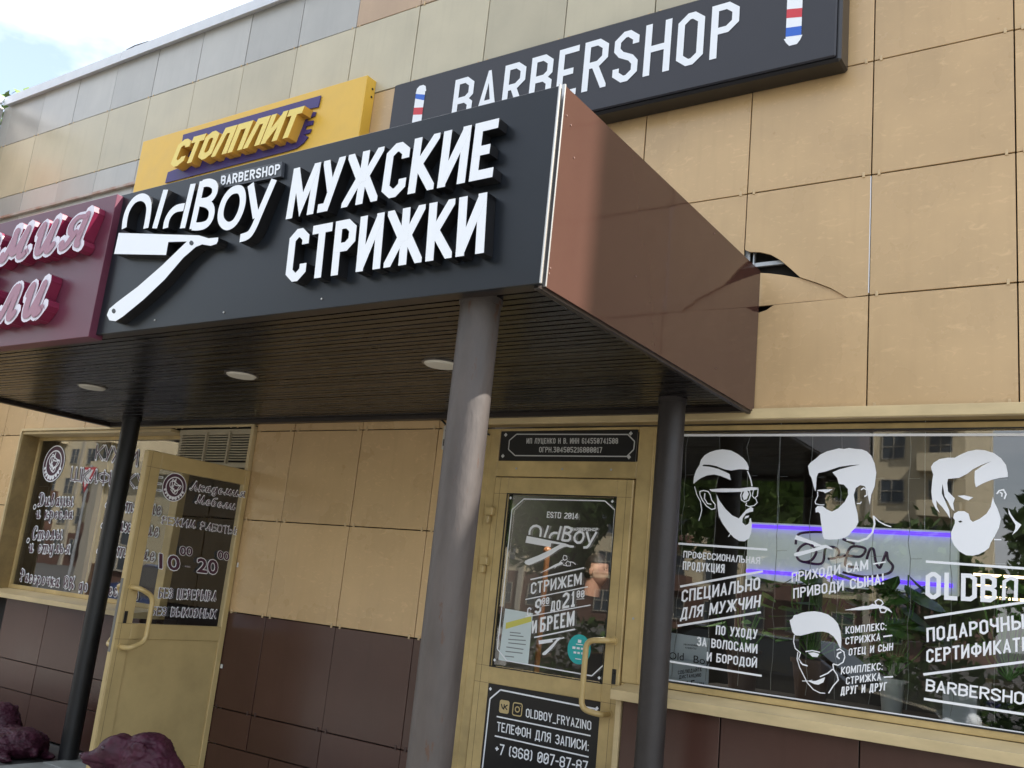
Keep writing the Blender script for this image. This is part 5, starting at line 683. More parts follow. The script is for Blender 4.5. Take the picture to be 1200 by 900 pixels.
q = MB(); q.bbox(-5.06, -5.054, -.01, .0, 1.55, 1.58, .001); q.bbox(-5.06, -5.045, -.012, -.004, .91, .935, .001); q.build('alarm_contact', mat('white_plastic', (.7, .7, .66), .4), shop)

# ---------------- barber shop door
q = MB(); F0, F1 = .105, .165
q.bbox(-3.326, -3.135, .10, .17, .18, 2.474, .003); q.bbox(-2.252, -2.06, .10, .17, 1.19, 2.474, .003); q.bbox(-2.252, -2.19, .10, .17, .18, 1.188, .003)
q.bbox(-3.135, -2.252, .10, .17, 2.200, 2.290, .003); q.bbox(-3.135, -2.252, .10, .17, 2.458, 2.474, .003)
q.bbox(-2.168, -2.162, .096, .10, 1.195, 2.47, .001); q.bbox(-3.2, -3.192, .096, .10, .2, 2.47, .001)
frame2 = q.build('door_frame', GOLD, shop)
# transom board with registration text
q = MB(); q.bbox(-3.128, -2.262, .100, .108, 2.288, 2.459, .001); nb = q.build('notice_board', BLACKV, frame2, label='black transom board with an octagonal white border and two lines of small text')
q = MB(); n_ = 0
for a, b, wd in LINES['nb']:
    for qd in stroke_quads([a, b], False, wd): q.prism(qd, XZ(.098), 0, 0)
for sp in TEXTS['nb']: m2_ = text_mb(sp, .16); q.add(m2_.v, m2_.f)
SILV = mat('silver_vinyl', (.55, .55, .54), .4)
for (cx, cz) in ((-3.095, 2.437), (-2.30, 2.437), (-3.10, 2.315), (-2.30, 2.312)): q.prism([(cx-.012, cz), (cx, cz-.012), (cx+.012, cz), (cx, cz+.012)], XZ(.098), 0, 0)
q.build('lettering', SILV, nb)
LX0, LX1 = -3.128, -2.259
q = MB()
q.bbox(LX0, -3.036, .09, .15, .20, 2.193, .003); q.bbox(-2.352, LX1, .09, .15, .20, 2.193, .003); q.bbox(-3.036, -2.352, .09, .15, 2.100, 2.193, .003); q.bbox(-3.036, -2.352, .09, .15, 1.083, 1.172, .003); q.bbox(-3.036, -2.352, .09, .15, .20, .30, .003)
door2 = q.build('barber_shop_door', GOLD, shop, label='closed gold framed barber shop door with a lettered glass and a black lower board')
q = MB(); q.add([(-3.036, .106, 1.172), (-2.352, .106, 1.172), (-2.352, .106, 2.1), (-3.036, .106, 2.1)], [(0, 1, 2, 3)]); q.build('glass', GLASS, door2)
q = MB(); q.box(-3.036, -3.012, .108, .112, 1.172, 2.1); q.box(-2.374, -2.352, .108, .112, 1.172, 2.1); q.build('glass_edge', BLACKV, door2)
q = MB()
for (a, b, c, d) in ((-3.040, -3.034, 1.168, 2.104), (-2.354, -2.348, 1.168, 2.104), (-3.034, -2.354, 1.168, 1.174), (-3.034, -2.354, 2.098, 2.104)): q.box(a, b, .0885, .094, c, d)
q.build('rubber_seal', BLACKP, door2)
q = MB(); q.bbox(-3.042, -2.348, .095, .10, .27, 1.083, .001); board = q.build('door_board', BLACKV, door2)
def decal(lines, texts, y0, parent, t=.15, name='lettering', M=WHITEV, push=0):
    q = MB(); f = XZ(y0)
    for i, (a, b, wd) in enumerate(lines):
        for qd in stroke_quads([a, b], False, wd): q.prism(qd, f, push+i*.00002, push+i*.00002)
    if lines: q.build('border_lines', M, parent)
    for sp in texts: text_mb(sp, t, push=.0015).build(name, M, parent)
decal(LINES['d2'], TEXTS['d2'], .0945, door2, .155)
decal(LINES['b2'], TEXTS['b2'], .0935, board, .135)
for sp in TEXTS['d2bf']: text_mb(sp, .2).build('lettering', WHITEV, door2)
strokes_mb(POLYS['logod'][:], XZ(.0946), 0, 0).build('logo', WHITEV, door2)
strokes_mb(POLYS['scissors'], XZ(.0945), 0, 0).build('scissors_mark', WHITEV, door2)
strokes_mb(POLYS['razor_small'], XZ(.0945), 0, 0).build('razor_mark', WHITEV, door2)
q = MB()
for (cx, cz) in ((-3.015, 2.078), (-2.375, 2.078), (-3.012, 1.205), (-2.372, 1.195)): q.prism([(cx-.009, cz), (cx, cz-.009), (cx+.009, cz), (cx, cz+.009)], XZ(.094), 0, 0)
for (cx, cz) in ((-3.02, 1.055), (-2.37, 1.05)): q.prism([(cx-.010, cz), (cx, cz-.010), (cx+.010, cz), (cx, cz+.010)], XZ(.0935), 0, 0)
q.build('corner_mark', WHITEV, door2)
GOLDV = mat('gold_vinyl', (.55, .42, .20), .45)
def rrect(cx, cz, hw, hh, r, n=5):
    return [(cx+sx*(hw-r)+r*math.cos(R(a0+90*k/n)), cz+sz*(hh-r)+r*math.sin(R(a0+90*k/n))) for sx, sz, a0 in ((1, 1, 0), (-1, 1, 90), (-1, -1, 180), (1, -1, 270)) for k in range(n+1)]
vx, vz = PTS['vk'][0], PTS['vk'][2]; ix, iz = PTS['ig'][0], PTS['ig'][2]
q = MB(); q.prism(rrect(vx, vz, .031, .033, .012), XZ(.0935), 0, 0, 0)
for pts in [[(vx-.020, vz+.012), (vx-.012, vz-.006), (vx-.002, vz-.012), (vx+.001, vz-.012)], [(vx-.001, vz+.013), (vx-.001, vz-.013)], [(vx+.02, vz+.012), (vx+.004, vz), (vx+.02, vz-.013)]]:
    for qd in stroke_quads(pts, False, .0065): q.prism(qd, XZ(.0932), 0, 0, 1)
q.build('social_mark', [GOLDV, BLACKV], board)
q = MB()
for qd in stroke_quads(rrect(ix, iz, .028, .031, .011), True, .006): q.prism(qd, XZ(.0935), 0, 0, 0)
for qd in stroke_quads([(ix+.013*math.cos(i*math.pi/8), iz+.013*math.sin(i*math.pi/8)) for i in range(16)], True, .006): q.prism(qd, XZ(.0935), 0.0001, 0.0001, 0)
q.prism([(ix+.019, iz+.020), (ix+.015, iz+.020), (ix+.015, iz+.016), (ix+.019, iz+.016)], XZ(.0935), 0, 0, 0)
q.build('social_mark', [GOLDV, BLACKV], board)
handle(door2, [(-2.302, .09, 1.383), (-2.302, .0, 1.383), (-2.408, -.0, 1.372), (-2.408, -.0, 1.045), (-2.302, .0, 1.033), (-2.302, .09, 1.033)], .0145)
q = MB(); lx, lz = PTS['lock2'][0], PTS['lock2'][2]; q.bbox(lx-.011, lx+.011, .086, .09, lz-.036, lz+.036, .001); q.cyl((lx, .086, lz+.015), (lx, .080, lz+.015), .007, n=12); q.build('lock_plate', BLACKP, door2)
for z in (1.975, 1.70, .5):
    q = MB(); q.bbox(-3.155, -3.105, .055, .092, z, z+.045, .004); q.bbox(-3.15, -3.125, .055, .085, z-.045, z-.002, .004); q.build('hinge', GOLD, door2)
SEAM = mat('frame_seam', (.10, .07, .03), .7)
q = MB()
for (x0, x1, z) in ((-3.126, -3.038, 2.101), (-2.350, -2.262, 2.101), (-3.126, -3.038, 1.172), (-2.350, -2.262, 1.172), (-3.126, -3.038, 1.084), (-2.350, -2.262, 1.084)): q.box(x0, x1, .0893, .0905, z-.0008, z+.0008)
q.box(-3.0905, -3.0890, .0893, .0905, .22, 2.19); q.box(-2.2965, -2.2950, .0893, .0905, .22, 2.19)
q.build('frame_seam', SEAM, door2, kind='stuff')
q = MB()
for (x, z) in ((-3.23, 2.38), (-3.23, 1.4), (-2.21, 1.5), (-2.11, 2.3), (-2.11, 1.6), (-3.0, 2.245), (-2.4, 2.245), (-2.7, 2.245)): q.cyl((x, .101, z), (x, .0985, z), .006, n=10)
q.build('frame_screws', STEEL, frame2, kind='stuff')
# taped notice and round sticker on the door glass
fl = POLYS['flyer'][0][1]
q = MB(); q.prism(fl, XZ(.1050), -.0005, .0); fo = q.build('paper_notice', mat('white_paper', (.62, .70, .70), .6), door2, label='pale printed notice with a yellow band on the door glass')
q = MB(); q.prism(POLYS['flyerband'][0][1], XZ(.1040), 0, 0); q.build('yellow_band', mat('yellow_print', (.65, .60, .12), .6), fo)
q = MB()
for it in POLYS['flyerlines']:
    for qd in stroke_quads(it[1], False, .005): q.prism(qd, XZ(.1035), 0, 0)
    a, b = it[1]; 
    for k in range(2): 
        pass
q.build('print_lines', mat('grey_print', (.2, .22, .22), .6), fo)
tx, tz = PTS['teal'][0], PTS['teal'][2]
q = MB(); n = 36; q.prism([(tx+.068*math.cos(i*2*math.pi/n), tz+.074*math.sin(i*2*math.pi/n)) for i in range(n)], XZ(.1050), 0, 0, 0)
for (dx, dz, w_, h_) in [(0, .04, .020, .016), (-.03, .005, .018, .012), (-.005, .005, .018, .010), (.02, .005, .018, .010), (-.022, -.018, .016, .010), (.0, -.018, .014, .010), (.022, -.018, .014, .01), (0, .024, .04, .004), (0, -.048, .035, .004)]:
    q.prism([(tx+dx-w_/2, tz+dz-h_/2), (tx+dx+w_/2, tz+dz-h_/2), (tx+dx+w_/2, tz+dz+h_/2), (tx+dx-w_/2, tz+dz+h_/2)], XZ(.1042), 0, 0, 1)
q.build('round_sticker', [mat('teal_print', (.02, .42, .42), .5), WHITEV], door2, label='round teal sticker with small white signs')

# ---------------- barber shop window
q = MB()
q.bbox(-2.06, 2.2, .10, .17, 2.444, 2.474, .003); q.bbox(-2.06, 2.2, .10, .17, 1.192, 1.226, .003); q.bbox(.95, 1.03, .10, .17, 1.226, 2.444, .003); q.bbox(2.12, 2.2, .10, .17, 1.226, 2.444, .003)
win2 = q.build('barber_shop_window', GOLD, shop, label='wide gold framed window with white vinyl heads and lettering')
q = MB(); q.add([(-2.06, .118, 1.226), (2.12, .118, 1.226), (2.12, .118, 2.444), (-2.06, .118, 2.444)], [(0, 1, 2, 3)]); q.build('glass', GLASS, win2)
q = MB(); q.box(-2.06, .95, .0965, .104, 1.222, 1.229); q.box(-2.06, .95, .0965, .104, 2.441, 2.447); q.build('rubber_seal', BLACKP, win2)
decal(LINES['w2'], TEXTS['w2'][:15]+TEXTS['w2'][15:], .1150, win2, .155)
ff = POLYS['faces']
groups = [('face_decal', ff[0:15]), ('face_decal', ff[15:22]), ('razor_mark', ff[22:23]), ('face_decal', ff[23:31]), ('face_decal', ff[31:45]), ('scissors_mark', ff[45:])]
labs = ['white vinyl bearded head with glasses and combed back hair', 'white vinyl bearded head facing left with short hair', None, 'white vinyl bearded head with long fringe', 'white vinyl young face with swept fringe, seen from the front', None]
for (nm, its), lb in zip(groups, labs):
    f = XZ(.1149); qq = strokes_mb([i for i in its if i[0] in 'psc'], f, 0, 0)
    for it in its:
        if it[0] == 'k': m_ = MB(); m_.prism(it[1], XZ(.1135), 0, 0, 0); qq.add(m_.v, m_.f, 1)
    qq.build(nm, [WHITEV, BLACKV], win2, label=lb)
# thin gaps cut in the white shapes
cuts = [[(-1.9, 2.26), (-1.8, 2.25)]]

# ================================================================== ENTRANCE CANOPY
can = thing('entrance_canopy', (-4.2, -1.0, 0), 'flat canopy with dark slatted soffit and brown side sheet on round columns', 'canopy')
SZ = 2.527
prof = [(0, 0), (.040, 0), (.043, .010), (.050, .010), (.053, 0), (.090, 0), (.090, .016), (.099, .016), (.099, .02), (0, .02)]
q = MB(); n = len(prof); X0, X1 = -6.70, -1.625
q.add([(X0+4.2, y, z) for y, z in prof]+[(X1+4.2, y, z) for y, z in prof], [(i, (i+1) % n, n+(i+1) % n, n+i) for i in range(n)]+[list(range(n))[::-1], list(range(n, 2*n))])
sme = q.mesh('soffit_slat', SOFF)
for i in range(18):
    o = link('soffit_slat', sme, can, (-4.2+random.uniform(-.002, .002), -1.865+i*.1, SZ+random.uniform(0, .002))); o.rotation_euler = (R(random.uniform(-.5, .5)), 0, 0)
q = MB(); q.bbox(-6.76, -6.70, -1.92, -.02, 2.505, 2.60, .004); q.bbox(-1.628, -1.606, -1.92, -.02, 2.498, 2.53, .003); q.bbox(-6.76, -1.628, -1.93, -1.866, 2.512, 2.535, .003); q.bbox(-6.7, -1.63, -.065, -.012, 2.505, 2.535, .003)
q.build('soffit_trim', mat('dark_brown_trim', (.022, .015, .012), .4), can)
q = MB(); q.box(-6.75, -1.70, -1.90, -.02, 3.12, 3.15); q.box(-6.75, -6.73, -1.92, -.02, 2.6, 3.12); q.build('canopy_roof', mat('roof_sheet', (.2, .19, .18), .5), can)
q = MB(); n = 12
q.box(-1.606, -1.598, -1.892, -.014, 2.512, 3.218); q.build('side_sheet', SIDEP, can, label='glossy brown sheet closing the right end of the canopy')
q = MB(); q.bbox(-1.609, -1.5955, -1.899, -1.892, 2.512, 3.222, .001); q.bbox(-1.5925, -1.5865, -1.943, -1.934, 2.508, 3.196, .001); q.build('edge_trim', ALU, can)
q = MB()
for (y, z) in ((-1.87, 3.12), (-1.84, 3.10), (-1.80, 3.0), (-1.88, 2.58), (-1.885, 2.56), (-1.3, 2.75), (-.6, 3.19), (-.5, 2.6)): q.cyl((-1.598, y, z), (-1.5955, y, z), .003, n=8)
q.build('rivets', mat('brown_rivet', (.2, .12, .1), .4), can, kind='stuff')
# columns
def column(x, y, r, M, top=SZ, label=None):
    q = MB(); n = 28; rings = []
    for i in range(24):
        z = .165+(top-.165)*i/23
        for k in range(n):
            a = k*2*math.pi/n; rr = r*(1+.012*noise.noise(Vector((math.cos(a)*2, math.sin(a)*2, z*2.2+x))))
            q.v.append(Vector((x+rr*math.cos(a), y+rr*math.sin(a), z)))
    for i in range(23):
        for k in range(n): q.f.append([i*n+k, i*n+(k+1) % n, (i+1)*n+(k+1) % n, (i+1)*n+k]); q.m.append(0); q.sm.append(True)
    q.cyl((x, y, top-.02), (x, y, top+.01), r*1.08, n=24)
    return q.build('column', M, can, (x, y, 0), label=label)
column(-1.92, -1.80, .070, GREYCOL, label='thick grey painted column with flaking paint at the front corner')
column(-1.905, -.26, .063, DARKCOL, label='dark column beside the barber shop door')
column(-6.19, -.22, .063, mat('black_brown_paint', (.014, .014, .015), .45, noise_amt=.3, nscale=10), label='near black column in front of the furniture shop window')
column(-6.45, -1.80, .068, DARKCOL)
# downlights
for i, (x, y) in enumerate(((-3.955, -1.116), (-2.655, -1.083), (-5.362, -1.074))):
    q = MB(); q.cyl((x, y, SZ-.004), (x, y, SZ+.02), .088, n=32); d = q.build('downlight', mat('lamp_ring', (.10, .085, .075), .3), can, (x, y, SZ))
    q = MB(); q.cyl((x, y, SZ-.012), (x, y, SZ-.003), .070, .078, n=32); q.build('diffuser', mat('lamp_diffuser', (.62, .58, .50), .5), d)

# ================================================================== SIGNS
# black fascia sign
bs = thing('barber_fascia_sign', (-2.8, -1.93, 2.53), 'long black sign with white razor logo and white letters on the canopy front', 'sign')
q = MB(); q.bbox(-4.0, -1.592, -1.94, -1.918, 2.508, 3.192, .002); q.build('backing_panel', NAVY, bs)
def letters(sp, parent, t, depth, mats, gap=None, name='letter'):
    for ch, mb in text_mb(sp, t, depth, gap, split=True):
        o = mb.build(name, mats, parent)
for sp in TEXTS['s1']: letters(sp, bs, .165, .049, [WHITEL, LSIDE], gap=.075)
q = MB(); q.bbox(-3.99+.0, -3.62, -1.958, -1.95, 3.10, 3.18, .001)
for sp in TEXTS['s1b']:
    BL, U, V, nrm, A = text_frame(sp); mb = MB()
    cs = [BL-U*.12-V*.22, BL+U*(A+.12)-V*.22, BL+U*(A+.12)+V*1.22, BL-U*.12+V*1.22]; 
    cs = [Vector((c.x, -1.957, c.z)) for c in cs]
    back = [Vector((c.x, -1.941, c.z)) for c in cs]
    mb.add(cs+back, [(0, 1, 2, 3), (0, 4, 5, 1), (1, 5, 6, 2), (2, 6, 7, 3), (3, 7, 4, 0)]); mb.build('word_plate', mat('dark_plate', (.05, .055, .065), .4), bs)
    for ch, m2_ in text_mb(sp, .19, 0, None, split=True): m2_.build('letter', [WHITEL], bs)
fL = XZ(-1.99)
names = ['logo_letter']*9
parts = [POLYS['logo'][0:1], POLYS['logo'][1:2], POLYS['logo'][2:4], POLYS['logo'][4:7], POLYS['logo'][7:8], POLYS['logo'][8:10]]
for pr in parts:
    its = []
    for it in pr:
        cl = it[1][0] == it[1][-1] and len(it[1]) > 3
        its.append(['c' if cl else 's', smooth_line(it[1][:-1] if cl else it[1], cl), it[2]])
    strokes_mb(its, fL, -.049, 0).build('logo_letter', [WHITEL, LSIDE], bs)
q = MB(); q.prism(POLYS['logo'][10][1], fL, -.049, 0, 0, 1)
for h in POLYS['logo'][11:13]: q.prism(h[1], XZ(-1.9906), 0, 0, 1)
q.build('razor_emblem', [WHITEL, LSIDE], bs)
q = MB()
for x, z in ((-2.55, 2.545), (-3.55, 2.543), (-3.1, 2.54)): q.cyl((x, -1.94, z), (x, -1.944, z), .004, n=8)
q.build('screws', ALU, bs, kind='stuff')

# maroon fascia sign
ms = thing('maroon_fascia_sign', (-5.3, -1.97, 2.5), 'maroon fascia sign with raised outlined script letters at the left end of the canopy', 'sign')
MAR = mat('maroon_sheet', (.125, .030, .055), .38, noise_amt=.15, nscale=2)
q = MB(); q.bbox(-6.75, -3.975, -1.975, -1.905, 2.49, 3.180, .002); q.build('backing_panel', MAR, ms)
MARL = mat('mauve_letter_face', (.33, .145, .20), .4); MARS = mat('maroon_letter_side', (.17, .015, .045), .3)
def maroon_word(s, x1, zb, h, wd):
    sp = [s, [x1-wd, -2.03, zb], [x1, -2.03, zb], [x1-wd+h*.0, -2.03, zb+h]]
    sp[3][0] += h*.22
    for (ch, body), (_, face) in zip(nib_mb(sp, .17, .055, depth=.055, split=True), nib_mb(sp, .17, .0, push=.0045, split=True)):
        b = body.build('letter', [mat('pale_lilac_face', (.72, .68, .76), .4), MARS], ms); face.build('letter_face', MARL, b)
maroon_word('Академия', -4.085, 2.90, .275, 1.86)
maroon_word('Мебели', -4.30, 2.582, .285, 1.36)

# yellow sign
ys = thing('yellow_furniture_sign', (-5.7, -.1, 4.3), 'yellow wall sign with a purple plate and raised yellow italic letters above the canopy', 'sign')
q = MB(); q.bbox(-6.965, -4.43, -.095, -.0, 4.10, 4.935, .004); q.build('backing_panel', mat('yellow_sheet', (.74, .45, .055), .4, noise_amt=.05), ys)
q = MB()
for z in (4.86, 4.80): q.cyl((-4.432, -.03, z), (-4.426, -.03, z), .008, n=8)
q.build('bolts', BLACKP, ys, kind='stuff')
PUR = mat('purple_print', (.045, .03, .16), .5)
q = MB(); q.prism([tuple(p) for p in POLYS['purple'][0][1]], XZ(-.1), 0, .008); q.build('purple_plate', PUR, ys)
YF = mat('yellow_letter_face', (.82, .63, .14), .4); YS = mat('ochre_letter_side', (.62, .34, .05), .45)
for sp in TEXTS['yl']:
    letters(sp, ys, .235, .085, [YF, YS], gap=.045)

# lightbox sign
lb = thing('barber_lightbox', (-2.66, -.1, 4.2), 'dark lightbox with BARBERSHOP in white between two striped barber poles high on the wall', 'sign')
q = MB(); q.bbox(-4.125, -1.205, -.135, -.0, 4.205, 4.765, .012); q.build('box', mat('lightbox_edge', (.012, .011, .012), .3), lb)
q = MB(); q.bbox(-4.105, -1.225, -.1495, -.135, 4.222, 4.748, .008); q.build('front_film', LBOX, lb)
for sp in TEXTS['lb']:
    for ch, mb in text_mb(sp, .125, 0, .12, split=True): mb.build('letter', WHITEL, lb)
REDV = mat('red_vinyl', (.60, .035, .05), .4); BLUEV = mat('blue_vinyl', (.02, .12, .55), .4)
def pole(cx, zb, hgt=.36, wd=.078):
    q = MB(); f = XZ(-.1515)
    z = zb; z1 = zb+hgt
    q.prism([(cx-wd/2, zb+.04), (cx+wd/2, zb+.04), (cx+wd/2, z1-.05), (cx-wd/2, z1-.05)], f, 0, 0, 0)
    q.prism([(cx-wd*.52, z1-.05), (cx+wd*.6, z1-.05), (cx+wd*.48, z1-.015), (cx+wd*.2, z1), (cx-wd*.2, z1), (cx-wd*.45, z1-.015)], f, .0002, .0002, 0)
    q.prism([(cx-wd*.45, zb+.02), (cx-wd*.25, zb), (cx+wd*.25, zb), (cx+wd*.45, zb+.02), (cx+wd*.58, zb+.045), (cx-wd*.62, zb+.045)], f, .0002, .0002, 0)
    q.prism([(cx-wd/2, z1-.085), (cx+wd/2, z1-.115), (cx+wd/2, z1-.075), (cx-wd/2, z1-.052)], f, .0004, .0004, 2)
    q.prism([(cx-wd/2, z1-.20), (cx+wd/2, z1-.215), (cx+wd/2, z1-.165), (cx-wd/2, z1-.15)], f, .0004, .0004, 1)
    q.prism([(cx-wd/2, zb+.055), (cx+wd/2, zb+.045), (cx+wd/2, zb+.095), (cx-wd/2, zb+.105)], f, .0004, .0004, 2)
    q.build('barber_pole_print', [WHITEL, REDV, BLUEV], lb)
pole(-3.865, 4.33); pole(-1.435, 4.335)

# ================================================================== SMALL THINGS OUTSIDE
# door bell and cable by the column
q = thing('doorbell_box', (-3.42, 0, 2.4), 'small white entry box on the wall half hidden by the grey column', 'entry box')
mb = MB(); mb.bbox(-3.45, -3.39, -.03, 0, 2.33, 2.47, .004); mb.build('case', mat('bell_white', (.55, .53, .48), .4), q)
mb = MB(); mb.cyl((-3.42, -.03, 2.44), (-3.42, -.034, 2.44), .013, n=14); mb.bbox(-3.44, -3.40, -.032, -.03, 2.35, 2.39, .001); mb.build('lens', BLACKP, q)
mb = MB(); mb.tube([(-3.50, -.01, 2.52), (-3.44, -.03, 2.48), (-3.36, -.04, 2.44), (-3.30, -.02, 2.42), (-3.27, .05, 2.425), (-3.22, .09, 2.44), (-3.30, .07, 2.46)], .006, 8)
mb.tube([(-3.34, -.02, 2.45), (-3.28, .02, 2.47), (-3.20, .09, 2.435)], .005, 8)
tag(mb.build('loose_cable', BLACKP), 'loose black cable looped over the corner of the barber shop door frame', 'cable')

# bear statues: one voxel-remeshed body each
BEARM = mat('maroon_painted_plaster', (.055, .013, .026), .5, noise_amt=.5, spec=.25, nscale=14, bump=.6, bscale=45)
def bear_mesh(name):
    q = MB()
    for c, r in [((.28, 0, .15), (.28, .16, .15)), ((.50, 0, .16), (.19, .19, .16)), ((.10, 0, .22), (.17, .17, .19)),      # body, rump, chest
                 ((.03, 0, .350), (.155, .150, .150)), ((.05, 0, .28), (.17, .175, .185)),                                    # head and ruff
                 ((-.13, 0, .375), (.115, .10, .095)), ((-.20, 0, .345), (.085, .062, .055)), ((-.265, 0, .333), (.065, .042, .038)), ((-.305, 0, .342), (.024, .026, .022)),
                 ((-.19, 0, .298), (.08, .05, .03)), ((-.13, .05, .445), (.05, .03, .028)), ((-.13, -.05, .445), (.05, .03, .028)),
                 ((.02, .135, .42), (.04, .022, .045)), ((.02, -.135, .42), (.04, .022, .045)),
                 ((.0, .12, .10), (.07, .06, .14)), ((.0, -.12, .10), (.07, .06, .14)), ((-.12, .12, .04), (.13, .055, .045)), ((-.12, -.12, .04), (.13, .055, .045)),
                 ((.46, .17, .12), (.15, .07, .14)), ((.46, -.17, .12), (.15, .07, .14)), ((.56, .19, .04), (.15, .05, .042)), ((.56, -.19, .04), (.15, .05, .042)), ((.69, .02, .10), (.05, .035, .05))]:
        q.ball(c, r, seg=20, ring=12)
    me = q.mesh('raw', BEARM); o = bpy.data.objects.new('raw', me); COL.objects.link(o)
    md = o.modifiers.new('r', 'REMESH'); md.mode = 'VOXEL'; md.voxel_size = .009
    sm = o.modifiers.new('s', 'SMOOTH'); sm.iterations = 5; sm.factor = .6
    dg = bpy.context.evaluated_depsgraph_get(); dg.update(); out = bpy.data.meshes.new_from_object(o.evaluated_get(dg), depsgraph=dg)
    bpy.data.objects.remove(o); out.name = name
    nn = [v.normal.copy() for v in out.vertices]
    for v, n in zip(out.vertices, nn):
        c = v.co; fur = noise.noise(Vector((c.x*12, c.y*22, c.z*30)))*.010+noise.noise(Vector((c.x*38, c.y*60, c.z*80)))*.008
        k = max(0, min(1, (c.x+.19)/.12)); v.co = c+n*fur*k
        # eye sockets and mouth line
        for sy in (-1, 1):
            d = (c-Vector((-.185, sy*.066, .405))).length
            if d < .022: v.co -= n*.008*(1-d/.022)
        if c.x < -.17 and abs(c.z-.318) < .006: v.co -= n*.005
    for p in out.polygons: p.use_smooth = True
    if not out.materials: out.materials.append(BEARM)
    return out
bm_ = bear_mesh('bear_body')
def bear(loc, label, rz=0, sc=1):
    t = thing('bear_statue', loc, label, 'statue', 'maroon bear statues guarding the porch')
    o = link('body', bm_, t, loc)
    q = MB(); L = Vector(loc)
    for sy in (-1, 1): q.ball(L+Vector((-.188, sy*.070, .403)), .015, seg=10, ring=6)
    q.ball(L+Vector((-.325, 0, .347)), (.012, .016, .012), seg=10, ring=6)
    e = q.build('eyes_and_nose', mat('dark_maroon_paint', (.03, .01, .018), .35), t)
    t.rotation_euler = (0, 0, rz); t.scale = (sc, sc, sc)
    return t
bear((-3.765, -1.465, .405), 'maroon painted bear statue with its snout in front of the open door', R(35), .80)
b2_ = bear((-6.78, -.42, .165), 'maroon painted bear statue lying beyond the pale porch tiles, seen from behind', R(-4), .75); b2_.scale = (.8, .75, .62)
pd = MB(); pd.bbox(-4.15, -3.10, -1.85, -.95, .18, .410, .01); tag(pd.build('statue_plinth', mat('plinth_stone', (.2, .19, .18), .8, noise_amt=.3)), 'low grey plinth under the nearer maroon bear statue', 'plinth')

# ================================================================== INSIDE THE BARBER SHOP
nx0, nx1, nz0, nz1 = -1.83, -.81, 1.755, 2.055
ns = thing('open_light_sign', (-1.3, .62, 1.9), 'white panel with added glow, purple tubes and an unlit purple OPEN hanging behind the barber window', 'light sign')
q = MB(); q.bbox(nx0, nx1, .60, .64, nz0, nz1, .004); q.build('panel', mat('white_acrylic_glow', (.70, .74, .74), .3, emit=((.8, .9, .85), .10)), ns)  # faint emission added so the daylit panel looks brighter
PURL = mat('violet_tube_light', (.2, .1, .8), .3, emit=((.14, .05, .9), .62))
for z in (nz0+.045, nz1-.022): q = MB(); q.cyl((nx0+.01, .585, z), (nx1-.02, .585, z), .010, n=10); q.build('light_tube', PURL, ns)
PT = mat('purple_tube', (.12, .03, .14), .3)
for it in POLYS['open']:
    q = MB(); q.tube([(p[0], .575, p[1]) for p in smooth_line(it[1], False, 5)], .0065, 8); q.build('letter_tube', PT, ns)
q = MB()
for x in (nx0+.15, nx1-.15): q.tube([(x, .62, nz1), (x, .62, 2.9)], .002, 6)
q.build('hanging_wire', STEEL, ns)
# strings of fairy lights against the glass
WIRE = mat('clear_wire', (.35, .35, .33), .5)
for i in range(13):
    x = -2.0+i*.155+random.uniform(-.02, .02); pts = []; z = 2.44; r = random.Random(i)
    while z > 1.24: pts.append((x+r.uniform(-.008, .008), .15+r.uniform(-.008, .008), z)); z -= .07
    q = MB(); q.tube(pts, .0014, 5)
    for p in pts[3::5]: q.tube([p, (p[0]+.045, p[1]+.01, p[2]+.004)], .0012, 4)
    o = q.build('fairy_light_string', WIRE); tag(o, 'thin fairy light wire hanging behind the barber window glass', 'fairy lights', 'fairy light wires behind the barber window')
# printed sheet
q = thing('distance_notice', (-2.0, .16, 1.3), 'white printed sheet behind the lower left corner of the barber window', 'notice')
mb = MB(); mb.prism(POLYS['paper'][0][1], XZ(.16), -.001, 0); mb.build('sheet', mat('grey_white_paper', (.58, .64, .70), .6), q)
for sp in TEXTS['paper']: (btext_mb(sp) if sp[0] in ('Old', 'Boy') else text_mb(sp, .17, mi=0)).build('print', mat('black_print', (.02, .02, .02), .6), q)
